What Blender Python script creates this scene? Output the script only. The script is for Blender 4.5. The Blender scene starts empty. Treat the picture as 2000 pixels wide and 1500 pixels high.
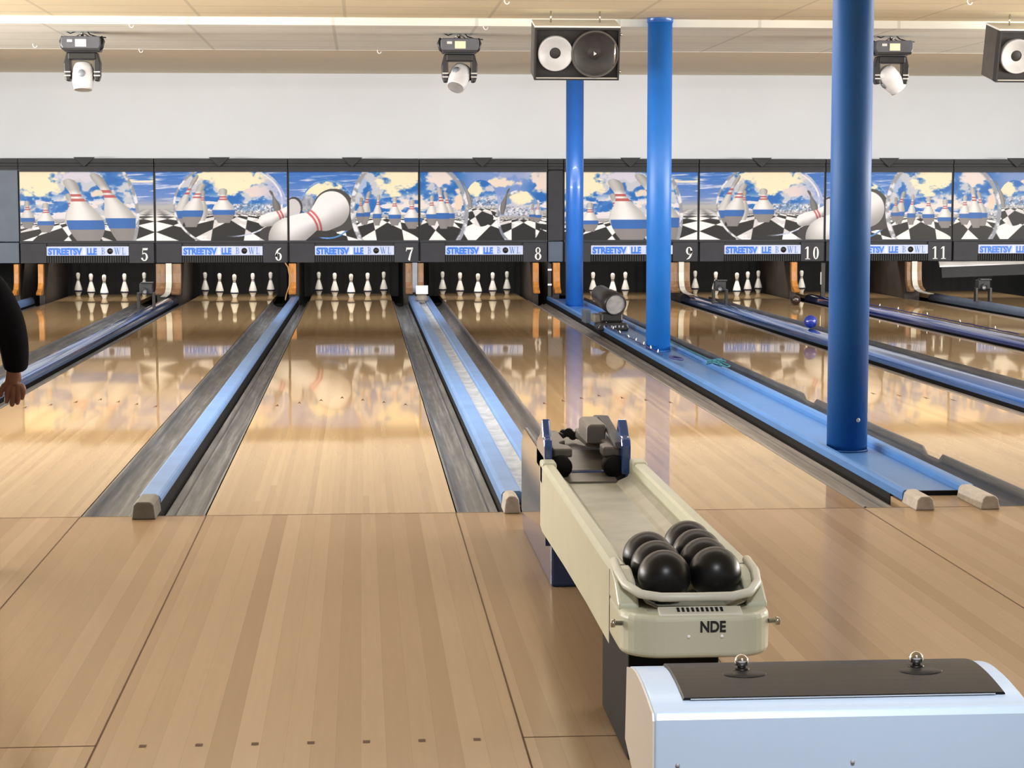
import bpy, bmesh, math, random
import numpy as np
from mathutils import Vector, Matrix

random.seed(7)
PI = math.pi
scene = bpy.context.scene
C = scene.collection
scene.view_settings.view_transform = 'Standard'
scene.view_settings.look = 'None'
scene.view_settings.exposure = 0.0
scene.view_settings.gamma = 1.0
try:
    scene.cycles.max_bounces = 10
    scene.cycles.glossy_bounces = 5
    scene.cycles.sample_clamp_indirect = 6.0
    scene.cycles.caustics_reflective = False
    scene.cycles.caustics_refractive = False
except Exception:
    pass

# ------------------------------------------------------------------ materials
def lin(c):
    out = []
    for v in c:
        v = v / 255.0
        out.append(v / 12.92 if v <= 0.04045 else ((v + 0.055) / 1.055) ** 2.4)
    return tuple(out) + (1.0,)

class NT:
    def __init__(self, name):
        self.m = bpy.data.materials.new(name); self.m.use_nodes = True
        self.t = self.m.node_tree; self.t.nodes.clear()
        self.out = self.t.nodes.new('ShaderNodeOutputMaterial')
        self.b = self.t.nodes.new('ShaderNodeBsdfPrincipled')
        self.t.links.new(self.b.outputs[0], self.out.inputs[0])
    def n(self, kind, props=None, **ins):
        nd = self.t.nodes.new('ShaderNode' + kind)
        for k, v in (props or {}).items(): setattr(nd, k, v)
        for k, v in ins.items():
            key = int(k[1:]) if k[0] == 'i' and k[1:].isdigit() else k.replace('_', ' ')
            self.put(nd.inputs[key], v)
        return nd
    def put(self, sock, v):
        if hasattr(v, 'is_output') or isinstance(v, bpy.types.NodeSocket): self.t.links.new(v, sock)
        else: sock.default_value = v
    def math(self, op, a, b=0.0, c=None):
        nd = self.t.nodes.new('ShaderNodeMath'); nd.operation = op
        self.put(nd.inputs[0], a); self.put(nd.inputs[1], b)
        if c is not None: self.put(nd.inputs[2], c)
        return nd.outputs[0]
    def mix(self, f, a, b, mode='MIX'):
        nd = self.t.nodes.new('ShaderNodeMix'); nd.data_type = 'RGBA'; nd.blend_type = mode
        self.put(nd.inputs[0], f); self.put(nd.inputs[6], a); self.put(nd.inputs[7], b)
        return nd.outputs[2]
    def noise(self, vec, scale, detail=3.0, rough=.5):
        return self.n('TexNoise', Vector=vec, Scale=scale, Detail=detail, Roughness=rough).outputs[0]
    def obj(self): return self.n('TexCoord').outputs['Object']
    def scaled(self, vec, s):
        nd = self.n('Mapping', Vector=vec); nd.inputs['Scale'].default_value = s
        return nd.outputs[0]
    def ramp(self, f, stops):
        nd = self.n('ValToRGB', Fac=f); e = nd.color_ramp.elements
        while len(e) < len(stops): e.new(.5)
        for el, (p, c) in zip(e, stops): el.position = p; el.color = c
        return nd.outputs[0]
    def bump(self, h, strength, dist=.01):
        nd = self.n('Bump', Height=h, Strength=strength, Distance=dist)
        self.t.links.new(nd.outputs[0], self.b.inputs['Normal']); return nd
    def set(self, **k):
        for a, v in k.items(): self.put(self.b.inputs[a.replace('_', ' ')], v)
        return self

def plain(name, rgb, rough=.5, metal=0., var=.06, scale=8., coat=0., bump=0., spec=.5, stretch=None):
    t = NT(name); o = t.obj()
    if stretch: o = t.scaled(o, stretch)
    f = t.noise(o, scale, 4.)
    c = lin(rgb); d = tuple(v * (1 - var * 2) for v in c[:3]) + (1,); e = tuple(min(1, v * (1 + var * 2)) for v in c[:3]) + (1,)
    t.set(Base_Color=t.ramp(f, [(.3, d), (.7, e)]), Roughness=rough, Metallic=metal, Coat_Weight=coat, Coat_Roughness=.08, Specular_IOR_Level=spec)
    if bump: t.bump(t.noise(o, scale * 12, 2.), bump, .002)
    return t.m

def wood(name, cols, width, rough, blen=1.4, wavy=.02, gloss=.6, tint=(1, .93, .8)):
    t = NT(name); o = t.obj()
    s = t.n('SeparateXYZ', Vector=o)
    col = t.math('FLOOR', t.math('DIVIDE', s.outputs[0], width))
    wn = t.n('TexWhiteNoise', {'noise_dimensions': '1D'}, W=col).outputs[0]
    row = t.math('FLOOR', t.math('ADD', t.math('DIVIDE', s.outputs[1], blen), t.math('MULTIPLY', wn, 9.)))
    cv = t.n('CombineXYZ', X=col, Y=row).outputs[0]
    w2 = t.n('TexWhiteNoise', {'noise_dimensions': '2D'}, Vector=cv).outputs[0]
    k = [lin(c) for c in cols]
    base = t.ramp(w2, [(i / (len(k) - 1), c) for i, c in enumerate(k)])
    g = t.noise(t.scaled(o, (70, 2.2, 1)), 1.0, 5.)
    base = t.mix(t.math('MULTIPLY', g, .22), base, lin([v * .72 for v in cols[0]]))
    fr = t.math('FRACT', t.math('DIVIDE', s.outputs[0], width))
    seam = t.math('LESS_THAN', fr, .02 / max(width * 20, .02) * .02 + .012)
    base = t.mix(t.math('MULTIPLY', seam, .35), base, lin([v * .55 for v in cols[0]]))
    t.set(Base_Color=base, Roughness=.6, Specular_IOR_Level=0.)
    h = t.noise(t.scaled(o, (3.4, 1.5, 1)), 1.0, 0.)
    bp = t.bump(h, wavy, .05)
    gl = t.n('BsdfGlossy', Color=tint + (1,), Roughness=rough, Normal=bp.outputs[0])       # amber lacquer coat
    fr = t.n('Fresnel', IOR=1.5, Normal=bp.outputs[0])
    mx = t.n('MixShader', Fac=t.math('MULTIPLY', fr.outputs[0], gloss))
    t.t.links.new(t.b.outputs[0], mx.inputs[1]); t.t.links.new(gl.outputs[0], mx.inputs[2]); t.t.links.new(mx.outputs[0], t.out.inputs[0])
    return t.m

def streaky(name, rgb, rough=.4, amount=.5, light=None, spec=.5):
    t = NT(name); o = t.obj()
    a = t.noise(t.scaled(o, (45, .9, 45)), 1.0, 5., .6)
    b = t.noise(t.scaled(o, (14, 3.0, 14)), 1.0, 4.)
    c = lin(rgb); d = tuple(v * (1 - amount) for v in c[:3]) + (1,); e = lin(light or [min(255, v * 1.25) for v in rgb])
    col = t.ramp(a, [(.3, d), (.5, c), (.72, e)])
    col = t.mix(t.math('MULTIPLY', b, .5), col, d)
    t.set(Base_Color=col, Roughness=t.math('ADD', t.math('MULTIPLY', b, .25), rough - .1), Specular_IOR_Level=spec)
    t.bump(a, .12, .004)
    return t.m

def vcol(name, rough=.35, glow=0.):
    t = NT(name)
    a = t.n('Attribute', {'attribute_name': 'print'}).outputs[0]
    t.set(Base_Color=t.mix(1.0, a, (.84, .84, .84, 1), 'MULTIPLY'), Roughness=rough, Specular_IOR_Level=.25)
    if glow: t.set(Emission_Color=a, Emission_Strength=glow)
    return t.m

M = {}
M['lane'] = wood('lane_maple', [(158, 130, 95), (164, 137, 101), (153, 125, 90), (168, 142, 106)], .0268, .04, 7.0, .011, .85, (1, .91, .74))
M['approach'] = wood('approach_maple', [(150, 126, 100), (159, 136, 110), (143, 119, 93), (166, 143, 118)], .062, .17, 400., .012, .62)
M['seam'] = plain('wood_seam', (84, 62, 42), .7, spec=.1)
M['dart'] = plain('dart_brown', (82, 54, 34), .5, spec=.1)
M['subfloor'] = plain('subfloor_dark', (30, 28, 27), .8)
M['gutter'] = streaky('gutter_grey', (92, 93, 94), .42, .5, (142, 142, 142))
M['gutter_warm'] = streaky('gutter_brown_grey', (104, 97, 90), .45, .42, (138, 130, 120))
M['gutter_dark'] = streaky('gutter_dark_grey', (66, 66, 67), .4, .45, (96, 96, 96))
M['blue_cap'] = plain('blue_cap_paint', (72, 128, 205), .22, 0, .08, 5, .3)
M['blue_cap_soft'] = plain('blue_cap_pale', (90, 124, 174), .42, 0, .06, 4)
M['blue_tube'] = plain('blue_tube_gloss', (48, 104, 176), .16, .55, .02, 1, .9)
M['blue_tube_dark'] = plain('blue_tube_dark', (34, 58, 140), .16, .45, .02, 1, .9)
M['deck_blue'] = plain('deck_blue_paint', (62, 107, 164), .34, 0, .04, 3, .0)
M['black'] = plain('black_skirt', (9, 9, 11), .7, spec=.15)
M['rubber_grey'] = plain('end_cap_grey', (112, 106, 98), .6, 0, .08, 30, bump=.1)
M['end_dark'] = plain('end_cap_dark', (88, 84, 76), .55, 0, .08, 30)
M['end_light'] = plain('end_cap_pale', (150, 141, 130), .6, 0, .08, 30)
M['valley'] = plain('valley_strip_pale', (164, 172, 182), .25, 0, .14, 9)
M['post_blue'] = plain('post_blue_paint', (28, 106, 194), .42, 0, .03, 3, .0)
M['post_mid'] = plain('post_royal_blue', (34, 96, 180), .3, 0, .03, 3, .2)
M['post_shaded'] = plain('post_blue_shaded', (25, 80, 146), .5, 0, .04, 3, .0, spec=.25)  # same post paint, darkened to stand for the weak light on the near post
M['wall'] = plain('wall_white', (216, 220, 226), .8, 0, .012, 1.2)
M['ceil_c'] = plain('ceiling_plain_beige', (234, 224, 200), .9, 0, .01, 1)
M['mask_grey'] = plain('mask_charcoal', (47, 48, 51), .55, 0, .05, 6, spec=.25)
M['mask_mid'] = plain('mask_mid_grey', (50, 51, 57), .55, 0, .05, 6, spec=.25)
M['mask_blue'] = plain('mask_blue_grey', (72, 84, 102), .45, 0, .05, 6)
M['mask_dark'] = plain('mask_black', (26, 27, 29), .5)
M['sign_bg'] = plain('sign_lavender', (190, 200, 232), .4, 0, .02, 6)
M['sign_blue'] = plain('sign_lettering_blue', (40, 112, 214), .4)
M['sign_serif'] = plain('sign_lettering_steel', (96, 138, 206), .4)
M['white'] = plain('white_paint', (240, 240, 240), .4, 0, .02)
M['digit'] = plain('digit_pale', (222, 222, 222), .4, 0, .02)
M['kick_orange'] = plain('kickback_orange_wood', (186, 124, 58), .4, 0, .14, 6, stretch=(4, 4, 1))
M['kick_brown'] = plain('kickback_brown_wood', (132, 100, 72), .45, 0, .16, 6, stretch=(4, 4, 1))
M['kick_dark'] = plain('kickback_dark_side', (44, 36, 32), .6, 0, .2, 4)
M['pit'] = plain('pit_black', (30, 31, 34), .8, 0, .12, 4)
M['lift'] = plain('lift_strip_white', (206, 206, 198), .35, 0, .05)
M['lift_grey'] = plain('lift_strip_grey', (138, 146, 158), .35, 0, .05)
M['pin'] = plain('pin_white', (238, 237, 232), .25, 0, .02, 20, .4)
M['pin_band'] = plain('pin_band_navy', (34, 42, 66), .5)
M['pin_ring'] = plain('pin_neck_ring', (96, 92, 90), .5)
M['ball'] = plain('ball_black', (19, 19, 21), .34, 0, .18, 22, .0, spec=.3)
M['ball_blue'] = plain('ball_blue', (30, 52, 150), .22, 0, .14, 18, .4)
M['ball_brown'] = plain('ball_dark_brown', (38, 26, 24), .22, 0, .2, 12, .4)
M['cream'] = plain('rack_cream_enamel', (186, 187, 167), .38, 0, .025, 5, .12)
M['cream_trough'] = plain('rack_trough_worn', (168, 167, 152), .3, .15, .08, 9, .1)
M['cream_pale'] = plain('rack_bumper_pale', (196, 196, 184), .4, 0, .02, 5)
M['navy'] = plain('hood_navy', (24, 62, 120), .14, 0, .06, 6, .6)
M['hood_brown'] = plain('hood_dark_brown', (84, 77, 70), .42, 0, .12, 8)
M['hood_side'] = plain('hood_side_gloss', (52, 56, 74), .1, 0, .05, 3, 1.)
M['steel'] = plain('steel', (190, 188, 180), .2, 1., .03, 10)
M['chrome'] = plain('chrome', (220, 220, 222), .08, 1., .01, 10)
M['console'] = plain('console_white', (174, 191, 212), .38, 0, .012, 3, .2)
M['console_side'] = plain('console_side_white', (196, 188, 180), .45, 0, .012, 3)
M['lid'] = plain('console_lid_black', (17, 14, 13), .36, 0, .05, 5, 0., spec=.2)
M['text_black'] = plain('lettering_black', (14, 14, 15), .5)
M['spk_black'] = plain('speaker_black', (34, 34, 36), .5, 0, .08, 12)
M['spk_side'] = plain('speaker_side_grey', (78, 75, 72), .6, 0, .06, 12)
M['spk_cone'] = plain('speaker_cone', (38, 36, 38), .55, 0, .12, 14)
M['horn'] = plain('speaker_horn_silver', (188, 190, 194), .35, .0, .05, 8)
M['light_black'] = plain('fixture_black', (28, 28, 31), .35, 0, .08, 12)
M['light_grey'] = plain('fixture_grey', (92, 94, 102), .3, .2, .06, 12)
M['light_head'] = plain('fixture_silver', (222, 222, 226), .35, .0, .04, 12)
M['label_cream'] = plain('label_cream', (246, 238, 204), .5, 0, .01)
M['lens'] = plain('lens_grey', (150, 150, 154), .25, 0, .12, 14)
M['cable'] = plain('cable_black', (22, 22, 24), .5)
M['cable_tan'] = plain('cable_tan', (168, 128, 84), .5)
M['cord_teal'] = plain('cord_teal', (30, 92, 106), .5)
M['cord_navy'] = plain('cord_navy', (40, 46, 96), .5)
M['skin'] = plain('skin_brown', (112, 74, 58), .55, 0, .05, 10)
M['shirt'] = plain('sweatshirt_black', (9, 9, 13), .95, 0, .15, 20, spec=.1)
M['jeans'] = plain('jeans_blue_grey', (44, 54, 70), .9, 0, .12, 30)
M['hair'] = plain('hair_black', (18, 15, 14), .7, 0, .2, 40)
M['shoe'] = plain('shoe_white', (214, 212, 208), .6)
M['eye'] = plain('eye_dark', (26, 20, 18), .2)

def ceiling_mat(name, rgb, sx, sy, ox, oy):
    t = NT(name); o = t.obj(); s = t.n('SeparateXYZ', Vector=o)
    fx = t.math('FRACT', t.math('DIVIDE', t.math('ADD', s.outputs[0], ox), sx)); fy = t.math('FRACT', t.math('DIVIDE', t.math('ADD', s.outputs[1], oy), sy))
    a = t.math('LESS_THAN', fx, .028 / sx); b = t.math('LESS_THAN', fy, .05 / sy)
    k = t.math('MAXIMUM', t.math('MULTIPLY', a, .55), t.math('MULTIPLY', b, .4))
    n = t.noise(o, 1.4, 3.)
    base = t.ramp(n, [(.3, lin([v * .965 for v in rgb])), (.7, lin(rgb))])
    t.set(Base_Color=t.mix(k, base, lin([v * .8 for v in rgb])), Roughness=.9)
    return t.m
M['ceil_a'] = ceiling_mat('ceiling_tile_tan', (238, 227, 196), 1.21, .61, .0, .2)
M['ceil_b'] = ceiling_mat('ceiling_tile_pale', (242, 244, 238), 1.21, .76, .1, .1)

# ------------------------------------------------------------------ mesh helpers
class MB:
    def __init__(s): s.v = []; s.f = []; s.mi = []; s.sm = []
    def add(s, vs, fs, mi=0, smooth=False):
        o = len(s.v); s.v += [tuple(p) for p in vs]
        for f in fs: s.f.append(tuple(i + o for i in f)); s.mi.append(mi); s.sm.append(smooth)
        return s
    def box(s, x0, x1, y0, y1, z0, z1, mi=0):
        v = [(x, y, z) for x in (x0, x1) for y in (y0, y1) for z in (z0, z1)]
        return s.add(v, [(0, 1, 3, 2), (4, 6, 7, 5), (0, 4, 5, 1), (2, 3, 7, 6), (0, 2, 6, 4), (1, 5, 7, 3)], mi)
    def prism(s, poly, a, b, axis='x', mi=0, smooth=False, caps=True):
        """poly: 2D points; axis x -> (y,z), y -> (x,z), z -> (x,y)"""
        def P(p, t): return {'x': (t, p[0], p[1]), 'y': (p[0], t, p[1]), 'z': (p[0], p[1], t)}[axis]
        n = len(poly); v = [P(p, a) for p in poly] + [P(p, b) for p in poly]
        s.add(v, [(i, (i + 1) % n, n + (i + 1) % n, n + i) for i in range(n)], mi, smooth)
        if caps: s.add(v, [tuple(range(n - 1, -1, -1)), tuple(range(n, 2 * n))], mi)
        return s
    def lathe(s, prof, c=(0, 0, 0), seg=20, mi=0, axis=(0, 0, 1), capped=True):
        w = Vector(axis).normalized(); u = w.orthogonal().normalized(); q = w.cross(u)
        v = []; c = Vector(c)
        for r, h in prof:
            for k in range(seg):
                a = 2 * PI * k / seg; v.append(c + w * h + (u * math.cos(a) + q * math.sin(a)) * r)
        f = [(i * seg + k, i * seg + (k + 1) % seg, (i + 1) * seg + (k + 1) % seg, (i + 1) * seg + k) for i in range(len(prof) - 1) for k in range(seg)]
        s.add(v, f, mi, True)
        if capped:
            n = len(prof)
            s.add(v[:seg], [tuple(range(seg - 1, -1, -1))], mi); s.add(v[(n - 1) * seg:], [tuple(range(seg))], mi)
        return s
    def tube(s, pts, r, seg=8, mi=0):
        P = [Vector(p) for p in pts]; rings = []; u = None
        for i, p in enumerate(P):
            t = (P[min(i + 1, len(P) - 1)] - P[max(i - 1, 0)]).normalized()
            u = t.orthogonal().normalized() if u is None else (u - t * u.dot(t)).normalized()
            q = t.cross(u); rings += [p + (u * math.cos(2 * PI * k / seg) + q * math.sin(2 * PI * k / seg)) * r for k in range(seg)]
        f = [(i * seg + k, i * seg + (k + 1) % seg, (i + 1) * seg + (k + 1) % seg, (i + 1) * seg + k) for i in range(len(P) - 1) for k in range(seg)]
        s.add(rings, f, mi, True)
        return s.add(rings[:seg], [tuple(range(seg - 1, -1, -1))], mi).add(rings[-seg:], [tuple(range(seg))], mi)
    def ball(s, c, r, seg=24, rings=14, mi=0, sc=(1, 1, 1)):
        v = [(c[0], c[1], c[2] + r * sc[2])]
        for i in range(1, rings):
            a = PI * i / rings
            for k in range(seg):
                b = 2 * PI * k / seg; v.append((c[0] + r * sc[0] * math.sin(a) * math.cos(b), c[1] + r * sc[1] * math.sin(a) * math.sin(b), c[2] + r * sc[2] * math.cos(a)))
        v.append((c[0], c[1], c[2] - r * sc[2])); L = len(v) - 1
        f = [(0, 1 + k, 1 + (k + 1) % seg) for k in range(seg)]
        for i in range(rings - 2):
            for k in range(seg):
                a = 1 + i * seg; f.append((a + k, a + seg + k, a + seg + (k + 1) % seg, a + (k + 1) % seg))
        a = 1 + (rings - 2) * seg
        f += [(a + k, L, a + (k + 1) % seg) for k in range(seg)]
        return s.add(v, f, mi, True)
    def xf(s, mat):
        s.v = [tuple(mat @ Vector(p)) for p in s.v]; return s

def obj(name, mb, mats, parent=None, bevel=0., seg=2, loc=None):
    me = bpy.data.meshes.new(name)
    off = Vector(parent['_o']) if parent is not None else (Vector(loc) if loc else Vector((0, 0, 0)))
    me.from_pydata([tuple(Vector(p) - off) for p in mb.v], [], mb.f)
    if not isinstance(mats, (list, tuple)): mats = [mats]
    for m in mats: me.materials.append(m)
    me.polygons.foreach_set('material_index', mb.mi); me.polygons.foreach_set('use_smooth', mb.sm)
    bm = bmesh.new(); bm.from_mesh(me); bmesh.ops.remove_doubles(bm, verts=bm.verts, dist=1e-6); bmesh.ops.recalc_face_normals(bm, faces=bm.faces); bm.to_mesh(me); bm.free()
    me.update()
    o = bpy.data.objects.new(name, me); C.objects.link(o)
    o['_o'] = tuple(off)
    if parent is not None: o.parent = parent
    else: o.location = off
    if bevel:
        b = o.modifiers.new('bevel', 'BEVEL'); b.width = bevel; b.segments = seg; b.limit_method = 'ANGLE'; b.angle_limit = math.radians(38)
        b.harden_normals = False
    return o
def thing(name, label, cat, loc=(0, 0, 0), group=None):
    o = bpy.data.objects.new(name, None); C.objects.link(o); o.location = loc; o.empty_display_size = .1
    o['_o'] = tuple(loc); o['label'] = label; o['category'] = cat
    if group: o['group'] = group
    return o
def tag(o, label, cat, group=None):
    o['label'] = label; o['category'] = cat
    if group: o['group'] = group
    return o
def struct(o): o['kind'] = 'structure'; return o
def dup(root, loc, label, group=None):
    def cp(o, par):
        c = o.copy(); C.objects.link(c); c.parent = par
        for ch in o.children: cp(ch, c)
        return c
    r = cp(root, None); r.location = loc; r['label'] = label
    if group: r['group'] = group
    return r
def arc(cx, cy, r, a0, a1, n=8, ry=None):
    return [(cx + r * math.cos(math.radians(a0 + (a1 - a0) * k / n)), cy + (ry or r) * math.sin(math.radians(a0 + (a1 - a0) * k / n))) for k in range(n + 1)]
def text_mb(body, size, origin, ux=(1, 0, 0), uz=(0, 0, 1), bold=.0, depth=.002, width=None):
    """flat lettering standing in the plane of ux, uz; origin = lower left of the text"""
    cu = bpy.data.curves.new('lettering', 'FONT'); cu.body = body; cu.size = size; cu.extrude = depth; cu.offset = bold; cu.resolution_u = 4
    o = bpy.data.objects.new('lettering', cu); C.objects.link(o)
    dg = bpy.context.evaluated_depsgraph_get(); dg.update()
    me = bpy.data.meshes.new_from_object(o.evaluated_get(dg))
    v = [Vector(p.co) for p in me.vertices]; f = [tuple(p.vertices) for p in me.polygons]
    bpy.data.objects.remove(o); bpy.data.curves.remove(cu); bpy.data.meshes.remove(me)
    x0 = min(p.x for p in v); x1 = max(p.x for p in v); k = (width / (x1 - x0)) if width else 1.
    U = Vector(ux); W = Vector(uz); N = U.cross(W); O = Vector(origin)
    return MB().add([O + U * ((p.x - x0) * k) + W * p.y - N * (-p.z) for p in v], f)
# ---------------------------------------------------------------- printed mural (painted per vertex)
def _hash(i, j, s):
    n = (i * 374761393 + j * 668265263 + s * 1442695041) & 0x7fffffff
    n = ((n ^ (n >> 13)) * 1274126177) & 0x7fffffff
    return ((n ^ (n >> 16)) & 0xffff) / 65535.0
def vnoise(x, y, s=0):
    xi = np.floor(x).astype(np.int64); yi = np.floor(y).astype(np.int64)
    fx = x - xi; fy = y - yi
    fx = fx * fx * (3 - 2 * fx); fy = fy * fy * (3 - 2 * fy)
    a = _hash(xi, yi, s); b = _hash(xi + 1, yi, s); c = _hash(xi, yi + 1, s); d = _hash(xi + 1, yi + 1, s)
    return (a * (1 - fx) + b * fx) * (1 - fy) + (c * (1 - fx) + d * fx) * fy
def fbm(x, y, s=0, o=4):
    v = 0; a = .5
    for k in range(o):
        v = v + a * vnoise(x * 2 ** k, y * 2 ** k, s + k * 17); a *= .5
    return v / .9375
def sstep(a, b, x):
    t = np.clip((x - a) / (b - a), 0, 1); return t * t * (3 - 2 * t)
def mixc(img, col, m):
    m = np.clip(m, 0, 1)[..., None]
    return img * (1 - m) + np.asarray(col, float) * m
def open_sky(x, y, s):
    img = np.zeros(x.shape + (3,)); img[:] = (52, 112, 196)
    img = mixc(img, (112, 140, 205), sstep(0, 60, y) * .9)
    st = fbm(x / 38, y / 3.6 + .04 * x / 4, s)
    img = mixc(img, (176, 190, 228), sstep(.5, .72, st) * .8)
    img = mixc(img, (225, 228, 240), sstep(.66, .8, st) * .8)
    return img
def lens_sky(x, y, s):
    img = np.zeros(x.shape + (3,)); img[:] = (30, 104, 186)
    n = fbm(x / 26, y / 17, s)
    img = mixc(img, (120, 150, 210), sstep(.42, .62, n) * .5)
    m = fbm(x / 20 + 9, y / 7.5 + 3, s + 5)
    img = mixc(img, (232, 226, 232), sstep(.5, .6, m) * sstep(35, 62, y))
    img = mixc(img, (236, 224, 216), sstep(.56, .66, n) * .75)
    return img
def blob(img, x, y, cx, cy, rx, ry, s, col=(250, 236, 203), w=.3):
    d = np.hypot((x - cx) / rx, (y - cy) / ry) + (fbm(x / 13, y / 9, s) - .5) * 1.5
    return mixc(img, col, 1 - sstep(1 - w, 1 + w * .4, d))
def checker(img, x, y, hx, hy, k, rot=.785, off=0., fog=14, dark=(38, 38, 40), light=(252, 251, 250), grey=0., sx=1.):
    d = np.maximum(y - hy, .35)
    z = k / d; X = sx * (x - hx) / d
    a = X * np.cos(rot) - z * np.sin(rot); b = X * np.sin(rot) + z * np.cos(rot)
    fa = np.abs((a + off) % 2 - 1) - .5; fb = np.abs((b + off) % 2 - 1) - .5
    w = .22 * (1 + z) / d
    pa = np.clip(fa / w, -1, 1); pb = np.clip(fb / w, -1, 1)
    par = (.5 - .5 * pa * pb)
    lt = np.array(light, float) + 0 * par[..., None]
    if grey > 0:
        g = sstep(.5, .56, fbm(x / 30, y / 22, 91)) * grey
        lt = lt * (1 - g[..., None]) + np.array((208, 204, 208), float) * g[..., None]
    col = lt * (1 - par[..., None]) + np.array(dark, float) * par[..., None]
    f = sstep(0, fog, y - hy)[..., None]
    col = np.array((178, 178, 180), float) * (1 - f) + col * f
    return np.where((y > hy)[..., None], col, img)
def inside(x, y, cx, cy, rx, ry): return (np.hypot((x - cx) / rx, (y - cy) / ry) < 1)
def over(a, b, m): return np.where(m[..., None], b, a)
def clutter(img, x, y, x0, x1, yc, hh, s):
    n = fbm(x / 3.2, y / 2.6, s); m = (1 - sstep(hh * .5, hh, abs(y - yc))) * sstep(x0 - 6, x0 + 6, x) * (1 - sstep(x1 - 6, x1 + 6, x))
    img = mixc(img, (196, 200, 214), m * .55)
    return mixc(mixc(img, (92, 100, 122), m * sstep(.5, .62, n) * .75), (240, 240, 244), m * sstep(.56, .66, fbm(x / 3, y / 3, s + 3)) * .8)
PT = [0, .06, .14, .24, .32, .40, .50, .60, .68, .74, .80, .87, .93, .97, 1]
PV = [.50, .60, .80, .96, 1.0, .97, .80, .54, .36, .29, .30, .37, .38, .29, 0]
def pin2d(img, x, y, bx, by, h, hw, lean=0., blue=True, tone=1., stripes=True, clip=None):
    t = (by - y) / h
    q = x - bx - lean * h * np.clip(t, 0, 1) ** 1.8
    r = np.interp(t, PT, PV) * hw
    m = np.clip((r - np.abs(q)) * 1.6 + .5, 0, 1) * ((t >= 0) & (t <= 1))
    if clip is not None: m = m * (x > clip)
    e = np.clip(q / np.maximum(r, 1e-3), -1, 1)
    sh = (1.02 - .26 * sstep(-.1, 1, e) - .10 * sstep(.3, 1, -e)) * tone
    col = np.array((238, 236, 236), float) * sh[..., None]
    if blue:
        col = np.where((t < .235)[..., None], np.array((138, 134, 136), float) * (.8 + .2 * sh[..., None]), col)
        col = np.where(((t >= .235) & (t < .375))[..., None], np.array((54, 106, 182), float) * (.7 + .3 * sh[..., None]), col)
    col = col * (1 - .2 * sstep(.76, .84, t))[..., None]
    if stripes:
        rd = ((t > .655) & (t < .695)) | ((t > .725) & (t < .765))
        col = np.where(rd[..., None], np.array((186, 96, 98), float) * (.75 + .25 * sh[..., None]), col)
    return img * (1 - m[..., None]) + col * m[..., None]
def lying(img, x, y, pts, ox, oy, ux, uy, gap, wd, tone=1.):
    best = np.full(x.shape, -1e9); tt = np.zeros(x.shape); ee = np.zeros(x.shape)
    for k in np.linspace(0, 1, 61):
        cx, cy, r = [np.interp(k, [p[0] for p in pts], [p[j] for p in pts]) for j in (1, 2, 3)]
        d = r - np.hypot(x - cx, y - cy); u = d > best
        best = np.where(u, d, best); tt = np.where(u, k, tt); ee = np.where(u, ((y - cy) + .5 * (x - cx)) / r, ee)
    m = np.clip(best * 1.5 + .5, 0, 1)
    col = np.array((238, 236, 238), float) * (tone * (1.02 - .36 * sstep(-.3, 1.1, ee)))[..., None]
    pr = (x - ox) * ux + (y - oy) * uy; qr = (x - ox) * -uy + (y - oy) * ux; pr = pr + .011 * qr * qr
    for c in (0, gap):
        col = np.where((np.abs(pr - c) < wd)[..., None], np.array((206, 100, 104), float) * (1.02 - .3 * sstep(-.3, 1.1, ee))[..., None], col)
    return img * (1 - m[..., None]) + col * m[..., None]
def rim(img, x, y, cx, cy, rx, ry, w, side=0, col=(150, 152, 160), hi=(232, 232, 240)):
    d = np.hypot((x - cx) / rx, (y - cy) / ry); e = w / rx
    m = sstep(1 - e, 1 - e * .6, d) * (1 - sstep(1 - e * .15, 1, d))
    if side: m = m * sstep(-.1, .25, side * (x - cx) / rx)
    n = fbm(y / 14, x / 14, 5)
    img = mixc(img, col, m); return mixc(img, hi, m * sstep(.45, .6, n))
def lens_floor(img, x, y, cx, hy, k, rx, grey=.5, off=.2):
    u = np.clip((x - cx) / rx, -.98, .98)
    xx = cx + rx * np.arcsin(u) * .78
    yy = y + 10 * u * u * sstep(0, 40, y - hy)
    return checker(img, xx, yy, cx, hy, k, .785, off, 10, grey=grey)
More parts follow.
